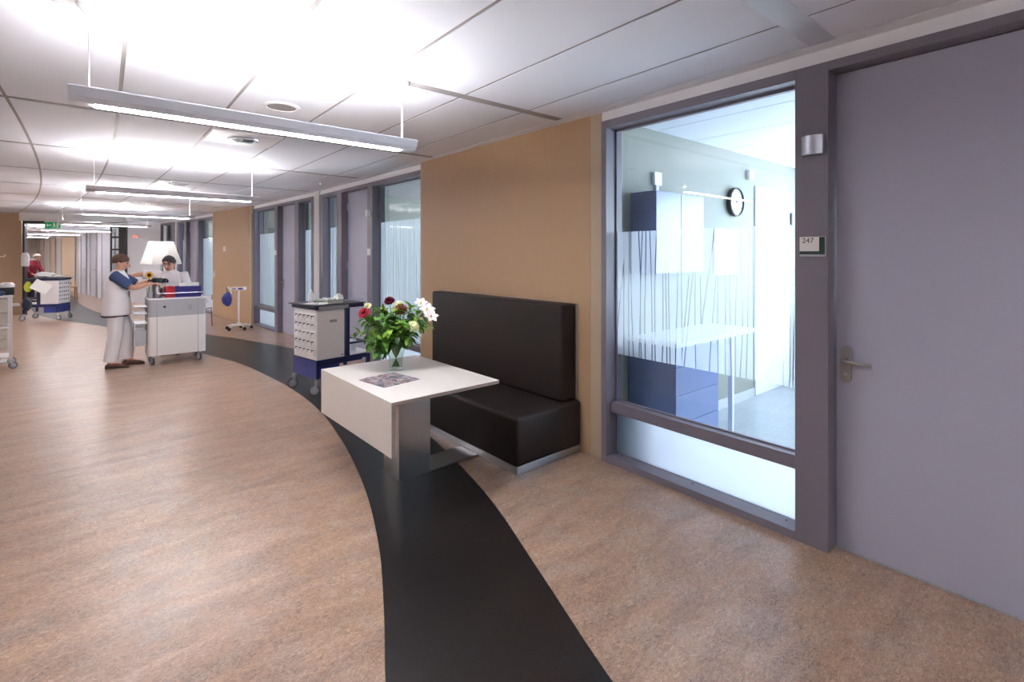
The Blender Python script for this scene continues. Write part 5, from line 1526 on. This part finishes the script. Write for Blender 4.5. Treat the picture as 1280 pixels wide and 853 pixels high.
def person(label, loc, rz, J, top_m, sleeve_m, leg_m, shoe_m, hair_m, hair='short', hem=0.72, sleeve_k=0.75, sleeve_hem=None, loose=1.0, hands=('L', 'R')):
    """joints J in person space: +x is the way the person faces, +y their left"""
    p = thing('person', label, 'person', loc, rz)
    nodes, edges = {}, []
    pel, ch, nk, hd = J['pelvis'], J['chest'], J['neck'], J['head']
    fd = J.get('face', V(1, 0, 0)).normalized()
    up = (hd - nk).normalized()
    nodes['pelvis'] = (pel, (0.13, 0.10)); nodes['waist'] = ((pel * 0.55 + ch * 0.45), (0.125, 0.09)); nodes['chest'] = (ch, (0.14, 0.10))
    nodes['neck'] = (nk, 0.052); nodes['jaw'] = (hd - up * 0.055 + fd * 0.028, (0.064, 0.068)); nodes['mid'] = (hd + up * 0.015 + fd * 0.006, (0.088, 0.104)); nodes['crown'] = (hd + up * 0.085 - fd * 0.008, (0.072, 0.086))
    edges += [('pelvis', 'waist'), ('waist', 'chest'), ('chest', 'neck'), ('neck', 'jaw'), ('jaw', 'mid'), ('mid', 'crown')]
    for sd in 'LR':
        sh, el, wr = J['sh' + sd], J['el' + sd], J['wr' + sd]
        nodes['sh' + sd] = (sh, 0.060); nodes['ua' + sd] = ((sh + el) / 2, 0.048); nodes['el' + sd] = (el, 0.040); nodes['fa' + sd] = (el * 0.6 + wr * 0.4, 0.039); nodes['wrist' + sd] = (wr, (0.028, 0.024))
        edges += [('chest', 'sh' + sd), ('sh' + sd, 'ua' + sd), ('ua' + sd, 'el' + sd), ('el' + sd, 'fa' + sd), ('fa' + sd, 'wrist' + sd)]
        hp, kn, an, to = J['hp' + sd], J['kn' + sd], J['an' + sd], J['to' + sd]
        nodes['hp' + sd] = (hp, 0.085); nodes['th' + sd] = ((hp + kn) / 2, 0.075); nodes['kn' + sd] = (kn, 0.055); nodes['ca' + sd] = (kn * 0.65 + an * 0.35, 0.053); nodes['an' + sd] = (an, 0.036); nodes['to' + sd] = (to, (0.036, 0.026))
        edges += [('pelvis', 'hp' + sd), ('hp' + sd, 'th' + sd), ('th' + sd, 'kn' + sd), ('kn' + sd, 'ca' + sd), ('ca' + sd, 'an' + sd), ('an' + sd, 'to' + sd)]
        hand_nodes(nodes, edges, sd, wr, J.get('hdir' + sd, wr - el), J.get('hback' + sd, V(0, 0, 1)))
    skin_body('body', p, nodes, edges, 'pelvis', M['skin'])
    # face
    lat = up.cross(fd).normalized()
    bm = nbm()
    b0 = hd + fd * 0.088 + up * 0.020; tip = hd + fd * 0.116 - up * 0.022
    loft_pts = [(b0, 0.008), (hd + fd * 0.102, 0.011), (tip, 0.0145), (hd + fd * 0.094 - up * 0.034, 0.011)]
    tube(bm, [q[0] for q in loft_pts], [q[1] for q in loft_pts], 8); obj('nose', bm, M['skin'], p, True)
    for k in (-1, 1):
        bm = nbm(); ball(bm, hd + fd * 0.082 + up * 0.016 + lat * 0.031 * k, 0.011, 0.011, 0.008, 8, 6); obj('eye', bm, M['eye'], p, True)
        bm = nbm(); tube(bm, [hd + fd * 0.092 + up * 0.036 + lat * 0.016 * k, hd + fd * 0.088 + up * 0.041 + lat * 0.034 * k, hd + fd * 0.072 + up * 0.036 + lat * 0.050 * k], 0.004, 6); obj('eyebrow', bm, hair_m, p)
        bm = nbm(); ball(bm, hd + lat * 0.080 * k - fd * 0.005 - up * 0.005, 0.018, 0.012, 0.030, 8, 6); obj('ear', bm, M['skin'], p, True)
    bm = nbm(); tube(bm, [hd + fd * 0.084 - up * 0.056 - lat * 0.024, hd + fd * 0.096 - up * 0.054, hd + fd * 0.084 - up * 0.056 + lat * 0.024], [0.004, 0.007, 0.004], 8); obj('mouth', bm, M['lip'], p, True)
    # hair: shell over the skull with a fringe line, tufted
    bm = nbm(); rnd = random.Random(len(label))
    N, K = 22, 12
    rings = []
    for i in range(1, K):
        th_ = PI * i / K
        ring = []
        for k in range(N):
            ph = 2 * PI * k / N
            front = math.cos(ph)
            lim = 0.36 + (0.30 if hair == 'bob' else 0.26) * (0.5 - 0.5 * front) ** 0.6
            t_ = min(th_, PI * lim)
            rr = 1.0 + 0.06 * rnd.random()
            tuck = 1.0 - 0.10 * max(0.0, t_ / PI - 0.4) / 0.2
            d = fd * (math.sin(t_) * math.cos(ph) * 0.100 * tuck) + lat * (math.sin(t_) * math.sin(ph) * 0.082 * tuck) + up * (math.cos(t_) * 0.106)
            ring.append(bm.verts.new(hd + up * 0.022 - fd * 0.010 + d * rr))
        rings.append(ring)
    tp = bm.verts.new(hd + up * 0.132 - fd * 0.010)
    for k in range(N):
        bm.faces.new((tp, rings[0][k], rings[0][(k + 1) % N]))
    for i in range(len(rings) - 1):
        for k in range(N):
            try: bm.faces.new((rings[i][k], rings[i + 1][k], rings[i + 1][(k + 1) % N], rings[i][(k + 1) % N]))
            except ValueError: pass
    bmesh.ops.remove_doubles(bm, verts=bm.verts[:], dist=0.0005)
    ho = obj('hair', bm, hair_m, p, True)
    sm = ho.modifiers.new('thick', 'SOLIDIFY'); sm.thickness = 0.012; sm.offset = 0.5
    # tunic
    ax = (ch - pel)
    def ring(k, rx, ry, drop=0.0):
        c = pel + ax * k
        return (c.x + drop, c.y, c.z, rx * loose, ry * loose)
    h_k = (hem - pel.z) / max(0.05, ax.z)
    bm = nbm()
    shz = (J['shL'].z + J['shR'].z) / 2
    loft(bm, [ring(h_k, 0.165, 0.215), ring(h_k + 0.02, 0.172, 0.222), ring(0.05, 0.165, 0.205), ring(0.45, 0.150, 0.185), ring(0.85, 0.155, 0.195), ring(1.05, 0.148, 0.200),
              (nk.x * 0.35 + ch.x * 0.65, nk.y, shz + 0.012, 0.105, 0.165), (nk.x * 0.7 + ch.x * 0.3, nk.y, (shz + nk.z) / 2 + 0.022, 0.078, 0.10), (nk.x, nk.y, nk.z + 0.008, 0.066, 0.068)], cap=False, n=24)
    tun = obj('tunic', bm, top_m, p, True)
    so = tun.modifiers.new('cloth', 'SOLIDIFY'); so.thickness = 0.006
    for sd in 'LR':
        sh, el, wr = J['sh' + sd], J['el' + sd], J['wr' + sd]
        end = sh + (el - sh) * sleeve_k if sleeve_k <= 1 else el + (wr - el) * (sleeve_k - 1)
        mid = [sh + (el - sh) * min(1, sleeve_k) * 0.5] if sleeve_k <= 1 else [(sh + el) / 2, el]
        pts = [ch * 0.25 + sh * 0.75 + V(0, 0, 0.0), sh] + mid + [end]
        rad = [0.075, 0.078] + [0.072 if sleeve_k <= 1 else 0.066] * len(mid) + [0.070 if sleeve_k <= 1 else 0.048]
        bm = nbm(); tube(bm, pts, rad, 14, cap=False)
        o = obj('sleeve', bm, sleeve_m, p, True); so = o.modifiers.new('cloth', 'SOLIDIFY'); so.thickness = 0.005
        # trousers
        hp, kn, an, to = J['hp' + sd], J['kn' + sd], J['an' + sd], J['to' + sd]
        bm = nbm(); tube(bm, [hp + V(0, 0, 0.12), hp, (hp + kn) / 2, kn, kn * 0.5 + an * 0.5, an + (kn - an).normalized() * 0.02], [0.115, 0.112, 0.102, 0.090, 0.084, 0.082], 16)
        obj('trouser_leg', bm, leg_m, p, True)
        # shoe
        f = (to - an); f.z = 0; f.normalize(); sd_ = V(-f.y, f.x, 0)
        a0 = V(an.x, an.y, 0) - f * 0.055
        bm = nbm(); rr = []
        for k, (w, h) in zip((0, 0.12, 0.35, 0.6, 0.85, 1.0), ((0.020, 0.05), (0.036, 0.085), (0.040, 0.088), (0.046, 0.070), (0.044, 0.052), (0.022, 0.030))):
            c = a0 + f * (0.27 * k)
            rr.append([bm.verts.new(c + sd_ * (w * math.cos(q)) + V(0, 0, h * 0.5 + h * 0.5 * math.sin(q))) for q in [2 * PI * i / 12 for i in range(12)]])
        for i in range(len(rr) - 1):
            for k in range(12):
                bm.faces.new((rr[i][k], rr[i][(k + 1) % 12], rr[i + 1][(k + 1) % 12], rr[i + 1][k]))
        bm.faces.new(rr[0]); bm.faces.new(list(reversed(rr[-1])))
        so_ = obj('shoe', bm, shoe_m, p, True); so_.location.z = 0.002
    return p

def stand_J(h=1.64):
    k = h / 1.64
    J = {'pelvis': V(0, 0, 0.92), 'chest': V(0.01, 0, 1.24), 'neck': V(0.02, 0, 1.42), 'head': V(0.045, 0, 1.525),
         'shL': V(0.0, 0.175, 1.345), 'shR': V(0.0, -0.175, 1.345), 'elL': V(-0.03, 0.22, 1.06), 'elR': V(-0.03, -0.22, 1.06), 'wrL': V(0.04, 0.22, 0.82), 'wrR': V(0.04, -0.22, 0.82),
         'hpL': V(0, 0.085, 0.88), 'hpR': V(0, -0.085, 0.88), 'knL': V(0.03, 0.09, 0.48), 'knR': V(0.03, -0.09, 0.48), 'anL': V(-0.01, 0.095, 0.085), 'anR': V(-0.01, -0.095, 0.085), 'toL': V(0.13, 0.105, 0.035), 'toR': V(0.13, -0.105, 0.035)}
    return {a: b * k for a, b in J.items()}

# nurse beside the supply trolley, reaching over its deck
J = stand_J(1.62)
J['elR'] = V(0.22, -0.20, 1.15); J['wrR'] = V(0.40, -0.12, 1.20); J['elL'] = V(0.22, 0.21, 1.17); J['wrL'] = V(0.44, 0.14, 1.26)
J['hdirR'] = V(1, 0.15, -0.05); J['hdirL'] = V(1, -0.1, 0.0)
J['knL'] = V(0.10, 0.09, 0.48); J['anL'] = V(0.10, 0.10, 0.085); J['toL'] = V(0.24, 0.11, 0.035)
J['anR'] = V(-0.06, -0.095, 0.085); J['toR'] = V(0.08, -0.10, 0.035); J['knR'] = V(0.0, -0.09, 0.48)
J['face'] = V(1, 0.0, -0.25)
n1 = person('person in white uniform with blue sleeves standing and reaching over the supply trolley', (0.15, 9.20, 0), math.radians(-10), J, M['uniform'], M['navy_cloth'], M['uniform'], M['clog'], M['hair_brown'], 'short', 0.76, 0.85)
bm = nbm(); tube(bm, [(0.10 - 0.0, -0.0, 0)] * 1 + [(0.16, 0.0, 1.08), (0.165, 0.02, 1.05)], 0.006, 6) if False else box(bm, 0.150, 0.156, -0.07, -0.05, 1.02, 1.10, 0.001)
obj('pen', bm, M['navy'], n1)

bm = nbm(); loft(bm, [(-0.022, 0, 0.738, 0.150, 0.195), (-0.022, 0, 0.748, 0.158, 0.205), (-0.022, 0, 0.757, 0.160, 0.207)], cap=False, n=24)
o = obj('belt_band', bm, M['dark_cloth'], n1, True); so = o.modifiers.new('cloth', 'SOLIDIFY'); so.thickness = 0.004
# second nurse behind the supply trolley, one arm stretched towards the flask
J = stand_J(1.62)
J['chest'] = V(0.09, 0, 1.20); J['neck'] = V(0.17, 0, 1.37); J['head'] = V(0.215, 0.0, 1.485)
J['shL'] = V(0.12, 0.175, 1.30); J['shR'] = V(0.12, -0.175, 1.30)
J['elR'] = V(0.24, -0.40, 1.32); J['wrR'] = V(0.30, -0.60, 1.27); J['hdirR'] = V(0.3, -1, -0.2)
J['elL'] = V(0.20, 0.27, 1.05); J['wrL'] = V(0.37, 0.16, 1.10); J['hdirL'] = V(1, -0.5, -0.1)
J['face'] = V(1, -0.1, -0.2)
n2 = person('person in white top and glasses bending over bins behind the supply trolley', (0.90, 9.90, 0), math.radians(-112), J, M['uniform'], M['uniform'], M['uniform'], M['clog'], M['hair_dark'], 'short', 0.76, 0.85)
hd = J['head']; fd = J['face'].normalized(); upv = (J['head'] - J['neck']).normalized(); lat = upv.cross(fd).normalized()
bm = nbm()
for k in (-1, 1):
    c = hd + fd * 0.100 + upv * 0.014 + lat * 0.031 * k
    tube(bm, [c + (lat * math.cos(a) * 0.024 + upv * math.sin(a) * 0.017) for a in [2 * PI * i / 12 for i in range(13)]], 0.003, 6)
    tube(bm, [hd + fd * 0.098 + upv * 0.016 + lat * 0.056 * k, hd - fd * 0.0 + upv * 0.012 + lat * 0.086 * k], 0.003, 6)
tube(bm, [hd + fd * 0.104 + upv * 0.016 - lat * 0.008, hd + fd * 0.104 + upv * 0.016 + lat * 0.008], 0.003, 6)
obj('glasses', bm, M['dark_plastic'], n2)
for sd in 'L':
    sh, el = J['sh' + sd], J['el' + sd]
    a, b = sh + (el - sh) * 0.62, sh + (el - sh) * 0.86
    bm = nbm(); tube(bm, [a, b], [0.075, 0.074], 14, cap=False); o = obj('sleeve_band', bm, M['navy_cloth'], n2, True); so = o.modifiers.new('cloth', 'SOLIDIFY'); so.thickness = 0.004

# visitor in a dark red top beyond the opening, stooping forward
J = stand_J(1.72)
J['chest'] = V(0.12, 0, 1.26); J['neck'] = V(0.22, 0, 1.44); J['head'] = V(0.29, 0, 1.54); J['shL'] = V(0.14, 0.19, 1.36); J['shR'] = V(0.14, -0.19, 1.36)
J['elR'] = V(0.20, -0.24, 1.08); J['wrR'] = V(0.36, -0.18, 0.95); J['elL'] = V(0.22, 0.24, 1.08); J['wrL'] = V(0.38, 0.16, 0.97)
J['face'] = V(1, 0, -0.35)
person('person in dark red top and dark trousers stooping beyond the dark framed opening', (-1.98, 23.6, 0), math.radians(-40), J, M['red_cloth'], M['red_cloth'], M['dark_cloth'], M['dark_plastic'], M['hair_grey'], 'short', 0.86, 1.7, loose=1.08)
